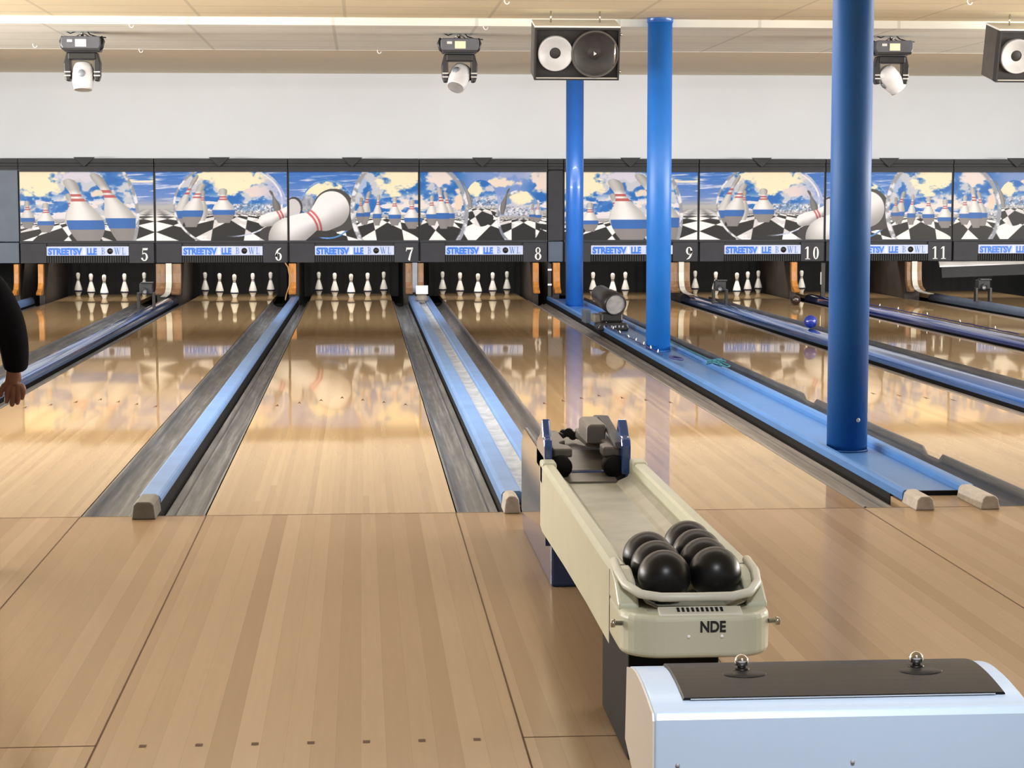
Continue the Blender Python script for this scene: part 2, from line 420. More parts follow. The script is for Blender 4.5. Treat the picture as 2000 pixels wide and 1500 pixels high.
def panel(i, x, y):
    """x 0..262, y 0..135 (down), sRGB 0..255"""
    if i == 0:
        out = open_sky(x, y, 3); out = mixc(out, (252, 238, 212), sstep(.3, .5, fbm(x / 60, y / 4, 8)) * (1 - sstep(3, 7, abs(y - 16))))
        out = mixc(out, (172, 172, 176), sstep(48, 72, y))
        out = checker(out, x, y, 264, 66, 110, .785, .0, 34, sx=.8)
        inn = lens_sky(x, y, 21)
        inn = blob(inn, x, y, 26, 10, 62, 34, 31); inn = blob(inn, x, y, 118, 8, 42, 12, 37, (216, 212, 228)); inn = blob(inn, x, y, 160, 42, 22, 8, 39, (226, 214, 200))
        inn = mixc(inn, (206, 208, 216), sstep(84, 98, y) * .8)
        inn = lens_floor(inn, x, y, 100, 92, 24, 170, .7, .1)
        inn = pin2d(inn, x, y, 15, 110, 54, 14, -.02, True, .93); inn = pin2d(inn, x, y, 50, 118, 58, 17)
        inn = pin2d(inn, x, y, 110, 120, 78, 20, -.2, False, .92)
        inn = pin2d(inn, x, y, 208, 144, 142, 31, -.46, True, .95)
        inn = pin2d(inn, x, y, 133, 143, 130, 37, -.3)
        m = inside(x, y, 90, 88, 143, 150); out = over(out, inn, m)
        return rim(out, x, y, 90, 88, 144, 151, 9, 1)
    if i == 1:
        out = open_sky(x, y, 13); out = mixc(out, (172, 172, 176), sstep(46, 70, y)); out = checker(out, x, y, 0, 66, 110, .785, 0., 34, sx=.8)
        inn = lens_sky(x, y, 47); inn = blob(inn, x, y, 150, 10, 74, 30, 51); inn = blob(inn, x, y, 205, 40, 36, 13, 55, (228, 212, 212))
        inn = mixc(inn, (166, 178, 218), sstep(0, 1, (x - 195) / 60) * .8 * (1 - sstep(60, 80, y)))
        inn = mixc(inn, (206, 206, 214), sstep(72, 84, y) * .8); inn = lens_floor(inn, x, y, 152, 76, 26, 128, .8, .6)
        inn = clutter(inn, x, y, 150, 236, 72, 12, 61)
        inn = pin2d(inn, x, y, 42, 118, 112, 13, .38, True, .88); inn = pin2d(inn, x, y, 92, 96, 60, 11, .05, False, .86); inn = pin2d(inn, x, y, 70, 108, 86, 21, .28, True, .97)
        inn = pin2d(inn, x, y, 135, 100, 68, 23, -.02)
        m = inside(x, y, 148, 66, 113, 84); out = over(out, inn, m); out = rim(out, x, y, 148, 66, 114, 85, 6, -1); out = rim(out, x, y, 148, 58, 106, 70, 5, 1, (186, 196, 226))
        out = pin2d(out, x, y, 243, 84, 48, 8, -.32, False, .5, False)
        out = over(out, np.array((60, 58, 60), float) + 0 * out, inside(x, y, 232, 122, 26, 16))
        out = lying(out, x, y, [(0, 216, 96, 12), (.35, 228, 93, 13.5), (.7, 248, 84, 8.5), (1, 268, 74, 9)], 246, 85, .9, -.43, 6, 1.8)
        sh = np.clip(1.05 - .42 * np.hypot((x - 258) / 44, (y - 106) / 52), 0, 1)[..., None]
        return over(out, np.array((238, 236, 236), float) * sh, inside(x, y, 266, 130, 42, 40))
    if i == 2:
        out = open_sky(x, y, 29); out = mixc(out, (178, 186, 214), sstep(50, 76, y)); out = checker(out, x, y, 60, 74, 50, .5, .3, 22, sx=.7)
        inn = lens_sky(x, y, 71); inn = blob(inn, x, y, 60, 34, 40, 17, 73); m = inside(x, y, 78, 74, 58, 58); out = over(out, inn, m & (y < 92))
        out = rim(out, x, y, 78, 74, 58, 58, 4, 0, (84, 140, 206), (120, 160, 220))
        out = over(out, np.array((156, 160, 174), float) + 90 * (fbm(x / 5, y / 5, 12) - .5)[..., None], inside(x, y, 38, 64, 15, 18))
        out = over(out, np.array((62, 60, 62), float) + 0 * out, inside(x, y, 10, 70, 17, 21)); out = over(out, np.array((206, 204, 208), float) + 0 * out, inside(x, y, 8, 72, 15, 19))
        out = over(out, np.array((70, 68, 68), float) + 0 * out, inside(x, y, 90, 76, 43, 43))
        out = over(out, np.array((70, 68, 68), float) + 0 * out, inside(x, y, 112, 98, 22, 18)); out = over(out, np.array((50, 48, 50), float) + 0 * out, inside(x, y, 62, 120, 34, 9))
        out = lying(out, x, y, [(0, 86, 74, 36), (.3, 72, 86, 30), (.48, 58, 93, 22), (.62, 48, 97, 18.5), (.8, 28, 106, 25), (1, 4, 118, 31)], 52, 96, .87, -.49, 7.5, 2.2)
        inn = lens_sky(x, y, 83); inn = blob(inn, x, y, 226, 10, 46, 36, 87); inn = blob(inn, x, y, 146, 18, 9, 26, 89, (170, 188, 224))
        inn = mixc(inn, (206, 208, 216), sstep(80, 94, y) * .6); inn = lens_floor(inn, x, y, 196, 84, 22, 76, .15, .4)
        inn = pin2d(inn, x, y, 152, 104, 66, 11, .16, True, .9); inn = pin2d(inn, x, y, 144, 100, 50, 9, .05, True, .8); inn = pin2d(inn, x, y, 178, 106, 62, 9, .06, True, .95)
        inn = pin2d(inn, x, y, 214, 106, 58, 13); inn = pin2d(inn, x, y, 249, 112, 58, 16)
        m = (inside(x, y, 232, 74, 108, 116)) & (x > 124); out = over(out, inn, m)
        return rim(out, x, y, 232, 74, 109, 117, 12, -1)
    out = lens_sky(x, y, 101); out = mixc(out, (140, 160, 214), sstep(60, 120, x) * (1 - sstep(200, 250, x)) * (1 - sstep(60, 85, y)) * .8)
    out = blob(out, x, y, 172, 22, 34, 9, 103, (236, 220, 206)); out = blob(out, x, y, 252, 14, 20, 26, 105, (234, 218, 210))
    out = mixc(out, (206, 206, 212), sstep(76, 92, y)); out = checker(out, x, y, 140, 76, 44, .6, .2, 18, sx=.8)
    inn = lens_sky(x, y, 87); inn = blob(inn, x, y, 46, 12, 28, 18, 111, (236, 222, 218)); inn = mixc(inn, (206, 208, 216), sstep(80, 94, y) * .6)
    inn = lens_floor(inn, x, y, 26, 84, 22, 84, .4, .9)
    inn = pin2d(inn, x, y, -10, 112, 58, 15); inn = pin2d(inn, x, y, 62, 108, 70, 11, -.16, True, .92); inn = pin2d(inn, x, y, 24, 106, 60, 12); inn = pin2d(inn, x, y, 48, 112, 82, 14, -.12)
    inn = blob(inn, x, y, 80, 56, 8, 22, 113, (236, 214, 196)); inn = clutter(inn, x, y, 74, 100, 84, 12, 63)
    m = inside(x, y, -12, 78, 112, 108); 
    i2 = lens_sky(x, y, 121); i2 = blob(i2, x, y, 112, 34, 26, 18, 123); i2 = lens_floor(i2, x, y, 122, 66, 16, 34, .6, .2); i2 = clutter(i2, x, y, 96, 156, 60, 13, 65)
    out = over(out, i2, inside(x, y, 126, 62, 34, 46)); out = over(out, inn, m); out = rim(out, x, y, -12, 78, 113, 109, 12, 1, (150, 156, 168))
    inn = lens_sky(x, y, 131); inn = mixc(inn, (172, 180, 206), .6 + 0 * x); inn = blob(inn, x, y, 208, 50, 24, 13, 133); inn = lens_floor(inn, x, y, 214, 86, 20, 62, .8, .5)
    inn = clutter(inn, x, y, 176, 232, 78, 12, 67)
    m = inside(x, y, 206, 92, 46, 56); out = over(out, inn, m); out = rim(out, x, y, 206, 92, 47, 57, 7, -1, (128, 134, 148))
    out = pin2d(out, x, y, 242, 100, 40, 9, .1, True, .95); out = pin2d(out, x, y, 232, 97, 34, 7, .05, True, .85)
    out = pin2d(out, x, y, 170, 84, 52, 6, .28, False, .5, False); return pin2d(out, x, y, 104, 70, 54, 5, -.36, False, .62, False)

NW = {3: 'three', 4: 'four', 5: 'five', 6: 'six', 7: 'seven', 8: 'eight', 9: 'nine', 10: 'ten', 11: 'eleven', 12: 'twelve'}

# ------------------------------------------------------------------ camera (solved from the lane geometry)
cam_d = bpy.data.cameras.new('camera'); cam = bpy.data.objects.new('camera', cam_d); C.objects.link(cam)
FPX, CX, CY, CZ, YAW, PIT, ROL = 3961.3, .13287, -8.60666, 1.35852, .0742081, .0932505, -.000292
F = Vector((math.sin(YAW) * math.cos(PIT), math.cos(YAW) * math.cos(PIT), -math.sin(PIT)))
R = Vector((math.cos(YAW), -math.sin(YAW), 0)); U = R.cross(F)
R2 = R * math.cos(ROL) + U * math.sin(ROL); U2 = -R * math.sin(ROL) + U * math.cos(ROL)
cam.matrix_world = Matrix(((R2.x, U2.x, -F.x, CX), (R2.y, U2.y, -F.y, CY), (R2.z, U2.z, -F.z, CZ), (0, 0, 0, 1)))
cam_d.sensor_width = 36.0; cam_d.lens = FPX / 2000 * 36; cam_d.clip_end = 200; cam_d.clip_start = .05
scene.camera = cam

# ------------------------------------------------------------------ lanes and gaps (near Y=0, far Y=18)
LANES = {4: (-5.45, -4.33, -5.35, -4.28), 5: (-3.83, -2.77, -3.78, -2.69), 6: (-2.20, -1.06, -2.05, -1.01), 7: (-.53, .53, -.53, .53), 8: (1.17, 2.304, 1.19, 2.26),
         9: (3.10, 4.21, 3.0, 4.08), 10: (4.92, 5.97, 4.62, 5.67), 11: (6.56, 7.55, 6.14, 7.22), 12: (8.03, 9.1, 7.82, 8.95)}
YE = 17.35                                             # where gutters and dividers end
def lx(near, far, y): return near + (far - near) * y / 18.0
HEADX = {5: -3.224, 6: -1.53, 7: 0.0, 8: 1.68, 9: 3.48, 10: 5.156, 11: 6.64}

def lane_mb(n):
    a0, b0, a1, b1 = LANES[n]; y1 = 19.4
    p = [(a0, 0), (b0, 0), (lx(b0, b1, y1), y1), (lx(a0, a1, y1), y1)]
    mb = MB().prism(p, -.05, 0, 'z', 0)
    c0 = (a0 + b0) / 2
    for k in range(-3, 4):                            # aiming darts
        y = 4.98 - abs(k) * .16; z = .0007; x = (lx(a0, a1, y) + lx(b0, b1, y)) / 2 + k * .138 * min(1, (b0 - a0) / 1.05)
        mb.add([(x - .012, y - .05, z), (x, y - .01, z), (x + .012, y - .05, z), (x, y + .09, z)], [(0, 1, 3), (1, 2, 3)], 1)
    return mb
for n in LANES:
    lb = {4: 'glossy maple bowling lane at the edge beyond lane five, mostly behind the child', 12: 'glossy maple bowling lane with no pins standing, past lane eleven'}.get(n, 'glossy maple bowling lane under the number %s sign' % NW[n])
    tag(obj('bowling_lane', lane_mb(n), [M['lane'], M['dart']]), lb, 'bowling lane')

# approach floor with board seams, dots, and the slab below the lanes
fl = MB().box(-14, 17, -15, 0, -.06, 0, 0)
fl.box(-14, 17, 0, 20, -.22, -.2, 1)
fl.box(2.515, 2.883, 0, .33, -.06, 0, 0)
def strip(x0, x1, y0, y1, mi): fl.add([(x0, y0, .0006), (x1, y0, .0006), (x1, y1, .0006), (x0, y1, .0006)], [(0, 1, 2, 3)], mi)
for n, (a0, b0, _, _) in LANES.items():
    for x in (a0, b0): strip(x - .0025, x + .0025, -9, -.002, 2)
    for k in range(-3, 4): x = (a0 + b0) / 2 + k * .138; strip(x - .009, x + .009, -3.655, -3.63, 3)
    strip(b0, LANES.get(n + 1, (b0 + .6,))[0], -3.634, -3.629, 2)
strip(-14, 17, -.012, -.006, 2)
struct(obj('floor', fl, [M['approach'], M['subfloor'], M['seam'], M['dart']]))

# ------------------------------------------------------------------ gutters
YS = [0.0] + [YE * k / 24 for k in range(1, 25)]
def sweep(fn_profile, ys, mb, mi=0, smooth=True, cap=False):
    rows = [fn_profile(y) for y in ys]; n = len(rows[0]); v = []
    for y, r in zip(ys, rows): v += [(x, y, z) for x, z in r]
    f = [(i * n + k, i * n + k + 1, (i + 1) * n + k + 1, (i + 1) * n + k) for i in range(len(ys) - 1) for k in range(n - 1)]
    mb.add(v, f, mi, smooth)
    if cap:
        mb.add(v[:n], [tuple(range(n))], mi); mb.add(v[-n:], [tuple(range(n - 1, -1, -1))], mi)
    return mb
GZ = [(0, 0), (.05, 0), (.075, -.022), (.16, -.048), (.3, -.066), (.45, -.074), (.6, -.07), (.73, -.056), (.76, -.045), (.80, -.047), (.83, -.055), (.9, -.05), (.95, -.04), (1, -.04)]
def gutter_mb(xe, xc, lip, notches=()):
    """xe(y): lane edge, xc(y): divider wall"""
    def prof(y):
        a, b = xe(y), xc(y); sg = 1 if b > a else -1; a += .006 * sg; b -= .006 * sg; d = min([abs(y - q) for q in notches] + [9]); l = lip if d > .12 else lip * .1
        return [(a + (b - a) * t, z + (l if t < .06 else (l * .5 if t < .08 else 0))) for t, z in GZ]
    ys = sorted(set(YS + [q + e for q in notches for e in (-.2, -.11, .0, .11, .2) if 0 < q + e < YE]))
    mb = sweep(prof, ys, MB()); sgl = 1 if xc(0) > xe(0) else -1
    if lip:                                            # outer face of the raised lip
        sweep(lambda y: [(xe(y) + sgl * .006, -.02), (xe(y) + sgl * .006, 0.0 if min([abs(y - q) for q in notches] + [9]) < .12 else lip)], ys, mb)
    return mb
def E(n, side): a0, b0, a1, b1 = LANES[n]; return (lambda y: lx(b0, b1, y)) if side > 0 else (lambda y: lx(a0, a1, y))

# gap : (wall left near, far, wall right near, far)
GAPS = {(4, 5): (-4.10, -4.06, -4.02, -3.98), (5, 6): (-2.485, -2.31, -2.345, -2.17), (6, 7): (-.835, -.755, -.735, -.655), (7, 8): (.735, .735, 1.005, 1.005), (8, 9): (2.513, 2.513, 2.885, 2.885),
        (9, 10): (4.42, 4.24, 4.58, 4.40), (10, 11): (6.16, 5.86, 6.32, 6.02), (11, 12): (7.70, 7.50, 7.86, 7.66)}
def W(g, k):
    a = GAPS[g]; return lambda y: lx(a[2 * k], a[2 * k + 1], y)
DIV = {(4, 5): 'blue divider beyond lane five', (5, 6): 'five-six tube divider', (6, 7): 'flat six-seven divider', (7, 8): 'double-ridged seven-eight divider', (8, 9): 'blue deck of the posts',
       (9, 10): 'nine-ten tube divider', (10, 11): 'dark blue ten-eleven divider', (11, 12): 'slate blue eleven-twelve divider'}
for g in GAPS:
    mL = {(8, 9): 'gutter_warm', (9, 10): 'gutter_warm', (10, 11): 'gutter_warm', (11, 12): 'gutter_warm'}.get(g, 'gutter')
    mR = {(7, 8): 'gutter_warm', (8, 9): 'gutter_dark', (9, 10): 'gutter_dark', (10, 11): 'gutter_dark', (11, 12): 'gutter_dark'}.get(g, 'gutter')
    tag(obj('gutter', gutter_mb(E(g[0], 1), W(g, 0), 0 if g[0] < 8 else .004), M[mL]), 'worn %s gutter along lane %s, against the %s' % ('brownish grey' if 'warm' in mL else 'grey', NW[g[0]], DIV[g]), 'gutter', 'gutters beside the lanes')
    tag(obj('gutter', gutter_mb(E(g[1], -1), W(g, 1), {(7, 8): .02, (8, 9): .04, (9, 10): .04, (10, 11): .03, (11, 12): .02}.get(g, 0), (1.62, 4.45) if g == (8, 9) else ()), M[mR]),
        'worn %s gutter along lane %s, against the %s' % ({'gutter_warm': 'brownish grey', 'gutter_dark': 'dark grey', 'gutter': 'grey'}[mR], NW[g[1]], DIV[g]), 'gutter', 'gutters beside the lanes')

# ------------------------------------------------------------------ dividers
def skirt(g, zt, t=None):
    a, b = W(g, 0), W(g, 1)
    mb = MB(); sweep(lambda y: [(a(y), -.1), (a(y) + .004, zt), (b(y) - .004, zt), (b(y), -.1)], YS, mb, 0, False, True); return mb
def cap_box(x0, x1, y0, y1, h, ch=.014):
    w = x1 - x0
    return MB().prism([(x0, 0), (x1, 0), (x1 - ch * .6, h - ch), (x1 - ch * 1.6, h), (x0 + ch * 1.6, h), (x0 + ch * .6, h - ch)], y0, y1, 'y')
def divider(g, label):
    return thing('lane_divider', label, 'lane divider', (W(g, 0)(0), 0, 0), 'dividers between the lanes')
def tube_cap(g, zb, zt, ys=None):
    a, b = W(g, 0), W(g, 1)
    def prof(y):
        c = (a(y) + b(y)) / 2; r = (b(y) - a(y)) / 2 + .004
        return [(c - r, zb - .012)] + [(c - r * math.cos(PI * k / 12), zb + (zt - zb) * math.sin(PI * k / 12) ** .8) for k in range(13)] + [(c + r, zb - .012)]
    return sweep(prof, ys or YS, MB(), 0, True, True)
d = divider((5, 6), 'glossy blue tube divider with a black skirt between lanes five and six')
obj('skirt', skirt((5, 6), .005), M['black'], d); obj('cap', tube_cap((5, 6), .005, .085), M['blue_tube'], d)
obj('end_cap', cap_box(-2.49, -2.34, -.1, .02, .085), M['rubber_grey'], d, .006)
d = divider((4, 5), 'short glimpse of a blue divider just beyond lane five near the child')
obj('skirt', skirt((4, 5), .005), M['black'], d); obj('cap', tube_cap((4, 5), .0, .07), M['blue_cap_soft'], d)
d = divider((6, 7), 'narrow flat blue divider with one dark grey end cap between lanes six and seven')
obj('skirt', skirt((6, 7), .038), M['black'], d)
def flat_prof(a, b, z0, z1, e=.016): return lambda y: [(a(y), z0), (a(y), z1 - e), (a(y) + e * .4, z1 - e * .3), (a(y) + e, z1), (b(y) - e, z1), (b(y) - e * .4, z1 - e * .3), (b(y), z1 - e), (b(y), z0)]
a, b = W((6, 7), 0), W((6, 7), 1)
obj('cap', sweep(flat_prof(a, b, .036, .068), [.14] + YS[1:], MB(), 0, False, True), M['blue_cap_soft'], d)
obj('end_cap', cap_box(-.835, -.733, -.1, .14, .075), M['end_dark'], d, .006)
d = divider((7, 8), 'divider with two blue ridges and a pale middle strip, lanes seven and eight')
obj('skirt', skirt((7, 8), .02), M['black'], d)
f = lambda x: (lambda y: x)
obj('ridge', sweep(flat_prof(f(.735), f(.83), .01, .072), [.12] + YS[1:], MB(), 0, False, True), M['blue_cap_soft'], d)
obj('ridge', sweep(flat_prof(f(.912), f(1.005), .01, .066), YS, MB(), 0, False, True), M['blue_cap_soft'], d)
obj('valley_strip', sweep(lambda y: [(.83, .05), (.845, .04), (.895, .04), (.912, .05)], YS, MB(), 0, True), M['valley'], d)
obj('end_cap', cap_box(.733, .806, -.06, .12, .076), M['end_light'], d, .006)
d = divider((8, 9), 'broad bright blue deck with raised rims carrying the three posts')
obj('skirt', MB().box(2.513, 2.885, .335, YE, -.1, .012), M['black'], d)
obj('deck', MB().box(2.553, 2.827, .34, YE, .0, .02), M['deck_blue'], d)
obj('rim', sweep(flat_prof(f(2.511), f(2.554), .012, .058, .014), [.12] + YS[1:], MB(), 0, False, True), M['deck_blue'], d)
obj('rim', sweep(flat_prof(f(2.826), f(2.887), .012, .058, .014), [.25] + YS[1:], MB(), 0, False, True), M['deck_blue'], d)
obj('front_edge', MB().box(2.554, 2.826, .328, .345, -.02, .021), M['black'], d)
obj('end_cap', cap_box(2.511, 2.596, -.1, .13, .06), M['end_light'], d, .005)
obj('end_cap', cap_box(2.797, 2.883, -.1, .26, .06), M['end_light'], d, .005)
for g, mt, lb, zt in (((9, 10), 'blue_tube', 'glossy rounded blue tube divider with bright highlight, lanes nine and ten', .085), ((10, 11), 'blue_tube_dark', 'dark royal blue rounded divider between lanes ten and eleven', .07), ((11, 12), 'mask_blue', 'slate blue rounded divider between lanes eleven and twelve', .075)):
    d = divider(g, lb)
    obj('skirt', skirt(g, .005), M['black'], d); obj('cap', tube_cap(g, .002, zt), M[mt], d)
    obj('end_cap', cap_box(W(g, 0)(0), W(g, 1)(0), -.1, .02, .08), M['end_light'], d, .006)

# ------------------------------------------------------------------ room shell
struct(obj('ceiling', MB().box(-14, 17, -15, 8.75, 2.84, 2.95, 0).box(-14, 17, 8.75, 11.75, 2.78, 2.99, 1).box(-14, 17, 11.75, 18.05, 2.91, 2.99, 2), [M['ceil_a'], M['ceil_b'], M['ceil_c']]))
struct(obj('trim_1', MB().box(-14, 17, 8.725, 8.75, 2.775, 2.84), M['ceil_b']))
struct(obj('trim_2', MB().box(-14, 17, 11.75, 11.765, 2.778, 2.91), M['ceil_b']))
struct(obj('wall_back', MB().box(-14, 17, 17.92, 18.05, .98, 2.99).box(-14, -6.1, 17.92, 18.05, -.2, .98).box(9.75, 17, 17.92, 18.05, -.2, .98), M['wall']))
struct(obj('wall_left', MB().box(-14.1, -14, -15, 19.8, -.2, 2.99), M['wall']))
struct(obj('wall_right', MB().box(17, 17.1, -15, 19.8, -.2, 2.99), M['wall']))
struct(obj('wall_pit', MB().box(-14, 17, 19.75, 19.8, -.2, 1.1).box(-14, 17, 18.05, 19.8, 1.02, 1.1), M['pit']))

# ------------------------------------------------------------------ kickbacks at the pin deck
KX = lambda x: CX + (x - CX) * 1.0358
def kick_edge(mb, x0, x1, yf=17.42, flare=.2, th=.09, zt=.48):
    x0, x1 = KX(x0), KX(x1)
    fr = [(yf, zt), (yf, .36), (yf - .015, .24), (yf - .06, .17), (yf - flare, .125)]
    bk = [(y + th, z) for y, z in fr]
    return mb.prism(fr + [(yf - flare + .02, .095), (yf - .02, .095)] + bk[::-1][1:], x0, x1, 'x')
def kickback(label, posts, side, strip_=None, strip_m='lift', flare=.2):
    t = thing('kickback', label, 'kickback', (KX(posts[0][0]), 17.4, 0), 'wooden kickbacks at the pin decks')
    for x0, x1, m in posts: obj('wood_edge', kick_edge(MB(), x0, x1, 17.42, flare), M[m], t, .006)
    for x0, x1 in side: obj('side_panel', MB().box(KX(x0), KX(x1), 17.52, 19.54, -.18, .48), M['kick_dark'], t)
    if strip_:
        x0, x1, l = strip_; x0, x1 = KX(x0), KX(x1)
        path = [(17.40, .48), (17.40, .34), (17.385, .24), (17.34, .17), (17.24, .125), (17.05, .105), (17.4 - l, .098)] if l else [(17.40, .48), (17.40, .1)]
        bk = [(y - .012, z + .008) for y, z in path]
        obj('lift_strip', MB().prism(path + bk[::-1], x0, x1, 'x'), M[strip_m], t)
kickback('pair of orange wood kickback edges with a dark hollow, beyond lane five', [(-4.09, -4.03, 'kick_orange'), (-3.80, -3.735, 'kick_orange')], [(-4.09, -4.03), (-3.80, -3.735)])
kickback('brown kickback with white lift strip, heads of lanes five and six', [(-2.375, -2.25, 'kick_brown'), (-2.18, -2.07, 'kick_brown')], [(-2.375, -2.07)], (-2.25, -2.18, .75))
kickback('single slim orange kickback edge at the head of lanes six and seven', [(-.755, -.665, 'kick_orange')], [(-.755, -.665)])
kickback('brown double kickback with grey strip, heads of lanes seven and eight', [(.68, .765, 'kick_brown'), (.825, .905, 'kick_brown')], [(.68, .905)], (.765, .825, 0), 'lift_grey')
kickback('two orange kickback edges astride the deck of the posts, lanes eight and nine', [(2.262, 2.335, 'kick_orange'), (2.515, 2.60, 'kick_orange')], [(2.262, 2.335), (2.515, 2.60)])
kickback('brown kickback with curving white lift strip, heads of lanes nine and ten', [(3.97, 4.085, 'kick_brown'), (4.15, 4.23, 'kick_brown')], [(3.97, 4.23)], (4.085, 4.15, .8))
kickback('orange kickback edge at the head of lanes ten and eleven', [(5.515, 5.59, 'kick_orange')], [(5.515, 5.59)])
kickback('wide brown kickback with curving white strip, heads of lanes eleven and twelve', [(6.985, 7.045, 'kick_brown'), (7.112, 7.18, 'kick_brown')], [(6.985, 7.18)], (7.045, 7.112, .8))
for n in range(5, 13):                                # black curtain behind each set of pins
    a0, b0, a1, b1 = LANES[n]
    v = []; N = 36
    for k in range(N + 1):
        x = a1 - .12 + (b1 - a1 + .24) * k / N; v += [(x, 19.6 + .012 * math.sin(k * 1.9), -.05), (x, 19.6 + .012 * math.sin(k * 1.9), 1.0)]
    tag(obj('pit_curtain', MB().add(v, [(2 * k, 2 * k + 2, 2 * k + 3, 2 * k + 1) for k in range(N)], 0, True), M['pit']), 'black pit curtain hanging behind the pin deck of lane %s' % NW[n], 'curtain', 'pit curtains')
# short flat wells either side of the deck
# ------------------------------------------------------------------ pins
PP = [(.0265, 0), (.028, .004), (.031, .02), (.0375, .035), (.046, .05), (.0505, .058)]
def pin_proto():
    t = thing('bowling_pin', 'x', 'bowling pin')
    body = [(.026, 0), (.0285, .004), (.031, .018), (.037, .034), (.0455, .05), (.052, .064), (.0535, .076), (.052, .09), (.047, .112), (.0385, .14), (.0295, .17), (.0225, .193), (.0188, .207), (.0182, .218), (.0195, .23), (.0238, .248), (.027, .268), (.0278, .283), (.026, .297), (.02, .307), (.011, .3128), (.0, .314)]
    obj('pin_body', MB().lathe(body, seg=22, capped=False), M['pin'], t)
    obj('rubber_band', MB().lathe([(.049, .0545), (.0548, .0565), (.0562, .066), (.0556, .0735), (.052, .0765)], seg=22, capped=False), M['pin_band'], t)
    obj('neck_ring', MB().lathe([(.0185, .202), (.0212, .204), (.0208, .2095), (.0185, .2115)], seg=18, capped=False).lathe([(.018, .219), (.0212, .221), (.0216, .226), (.0195, .229)], seg=18, capped=False), M['pin_ring'], t)
    return t
proto = None
SPOTS = {'front pin of the V': (0, 0), 'middle pin on the lane-%s side': (-.22, .38), 'middle pin on the lane-%s side ': (.22, .38), 'rear corner pin on the lane-%s side': (-.44, .76), 'rear corner pin on the lane-%s side ': (.44, .76)}
for n, hx in HEADX.items():
    for k, (nm, (dx, dy)) in enumerate(SPOTS.items()):
        if n == 9 and k in (3, 4): continue            # knocked down or out of sight
        if n == 11 and k != 3: continue
        lb = 'white bowling pin on lane %s, %s' % (NW[n], nm.strip() % NW[n - 1 if dx < 0 else n + 1] if dx else nm)
        if n == 11: lb = 'white bowling pin on lane eleven, beside the orange kickback past lane ten'
        loc = (hx + dx, 18.29 + dy, 0)
        if proto is None:
            proto = pin_proto(); proto.location = loc; proto['label'] = lb; proto['group'] = 'bowling pins on lane %d' % n
        else: dup(proto, loc, lb, 'bowling pins on lane %d' % n)

# ------------------------------------------------------------------ glyphs
def ring(cx, cz, rx, rz, ix, iz, a0=0, a1=360, n=28):
    """list of quads between two ellipses"""
    out = []
    for k in range(n):
        p = [math.radians(a0 + (a1 - a0) * j / n) for j in (k, k + 1)]
        out.append([(cx + rx * math.cos(p[0]), cz + rz * math.sin(p[0])), (cx + rx * math.cos(p[1]), cz + rz * math.sin(p[1])), (cx + ix * math.cos(p[1]), cz + iz * math.sin(p[1])), (cx + ix * math.cos(p[0]), cz + iz * math.sin(p[0]))])
    return out
def stroke(pts):
    L, Rr = [], []
    for i, (x, z, w) in enumerate(pts):
        a = pts[max(i - 1, 0)]; b = pts[min(i + 1, len(pts) - 1)]; dx, dz = b[0] - a[0], b[1] - a[1]; l = math.hypot(dx, dz)
        L.append((x - dz / l * w / 2, z + dx / l * w / 2)); Rr.append((x + dz / l * w / 2, z - dx / l * w / 2))
    return [[L[i], L[i + 1], Rr[i + 1], Rr[i]] for i in range(len(pts) - 1)]
def rect(x0, x1, z0, z1): return [[(x0, z0), (x1, z0), (x1, z1), (x0, z1)]]
SIX = ring(.5, .31, .42, .31, .17, .25) + stroke([(.2, .3, .24), (.22, .5, .25), (.32, .7, .22), (.5, .87, .15), (.84, .985, .03)])
GL = {'0': ring(.5, .5, .43, .5, .16, .44), '1': rect(.38, .64, .03, 1) + rect(.16, .86, 0, .06) + [[(.38, 1), (.1, .84), (.1, .79), (.38, .88)]],
      '5': [[(.2, .84), (.82, .84), (.9, 1), (.24, 1)]] + [[(.14, .5), (.22, .54), (.28, 1), (.2, 1)]] + ring(.42, .32, .45, .32, .2, .245, -165, 132),
      '6': SIX, '9': [[(1 - x, 1 - z) for x, z in q] for q in SIX],
      '7': [[(.04, .84), (.96, .84), (.96, 1), (.08, 1)], [(.02, .7), (.08, .7), (.16, .84), (.04, .84)]] + stroke([(.88, .9, .12), (.62, .5, .2), (.42, 0, .28)]),
      '8': ring(.5, .755, .34, .245, .15, .185) + ring(.5, .275, .43, .275, .19, .205), '2': ring(.45, .7, .4, .3, .18, .23, -20, 170) + stroke([(.72, .62, .22), (.5, .35, .14), (.12, .1, .1)]) + rect(.06, .9, 0, .15),
      'B': rect(.14, .3, 0, 1) + rect(0, .3, .94, 1) + rect(0, .3, 0, .06) + ring(.3, .76, .42, .24, .28, .18, -90, 90, 14) + ring(.3, .27, .5, .27, .34, .21, -90, 90, 14),
      'W': stroke([(.12, 1, .14), (.32, 0, .14)]) + stroke([(.32, 0, .05), (.5, .9, .05)]) + stroke([(.46, 1, .14), (.68, 0, .14)]) + stroke([(.68, 0, .05), (.9, 1, .05)]) + rect(0, .26, .95, 1) + rect(.36, .6, .95, 1) + rect(.8, 1, .95, 1),
      'L': rect(.14, .32, 0, 1) + rect(0, .46, .94, 1) + rect(0, .8, 0, .07) + [[(.72, .05), (.8, .05), (.84, .3), (.78, .3)]]}
def glyph_mb(ch, x0, z0, w, h, y, th=.004):
    mb = MB()
    for q in GL[ch]:
        p = [(x0 + a * w, z0 + c * h) for a, c in q]
        mb.add([(a, y, c) for a, c in p], [(0, 1, 2, 3)]); 
    return mb

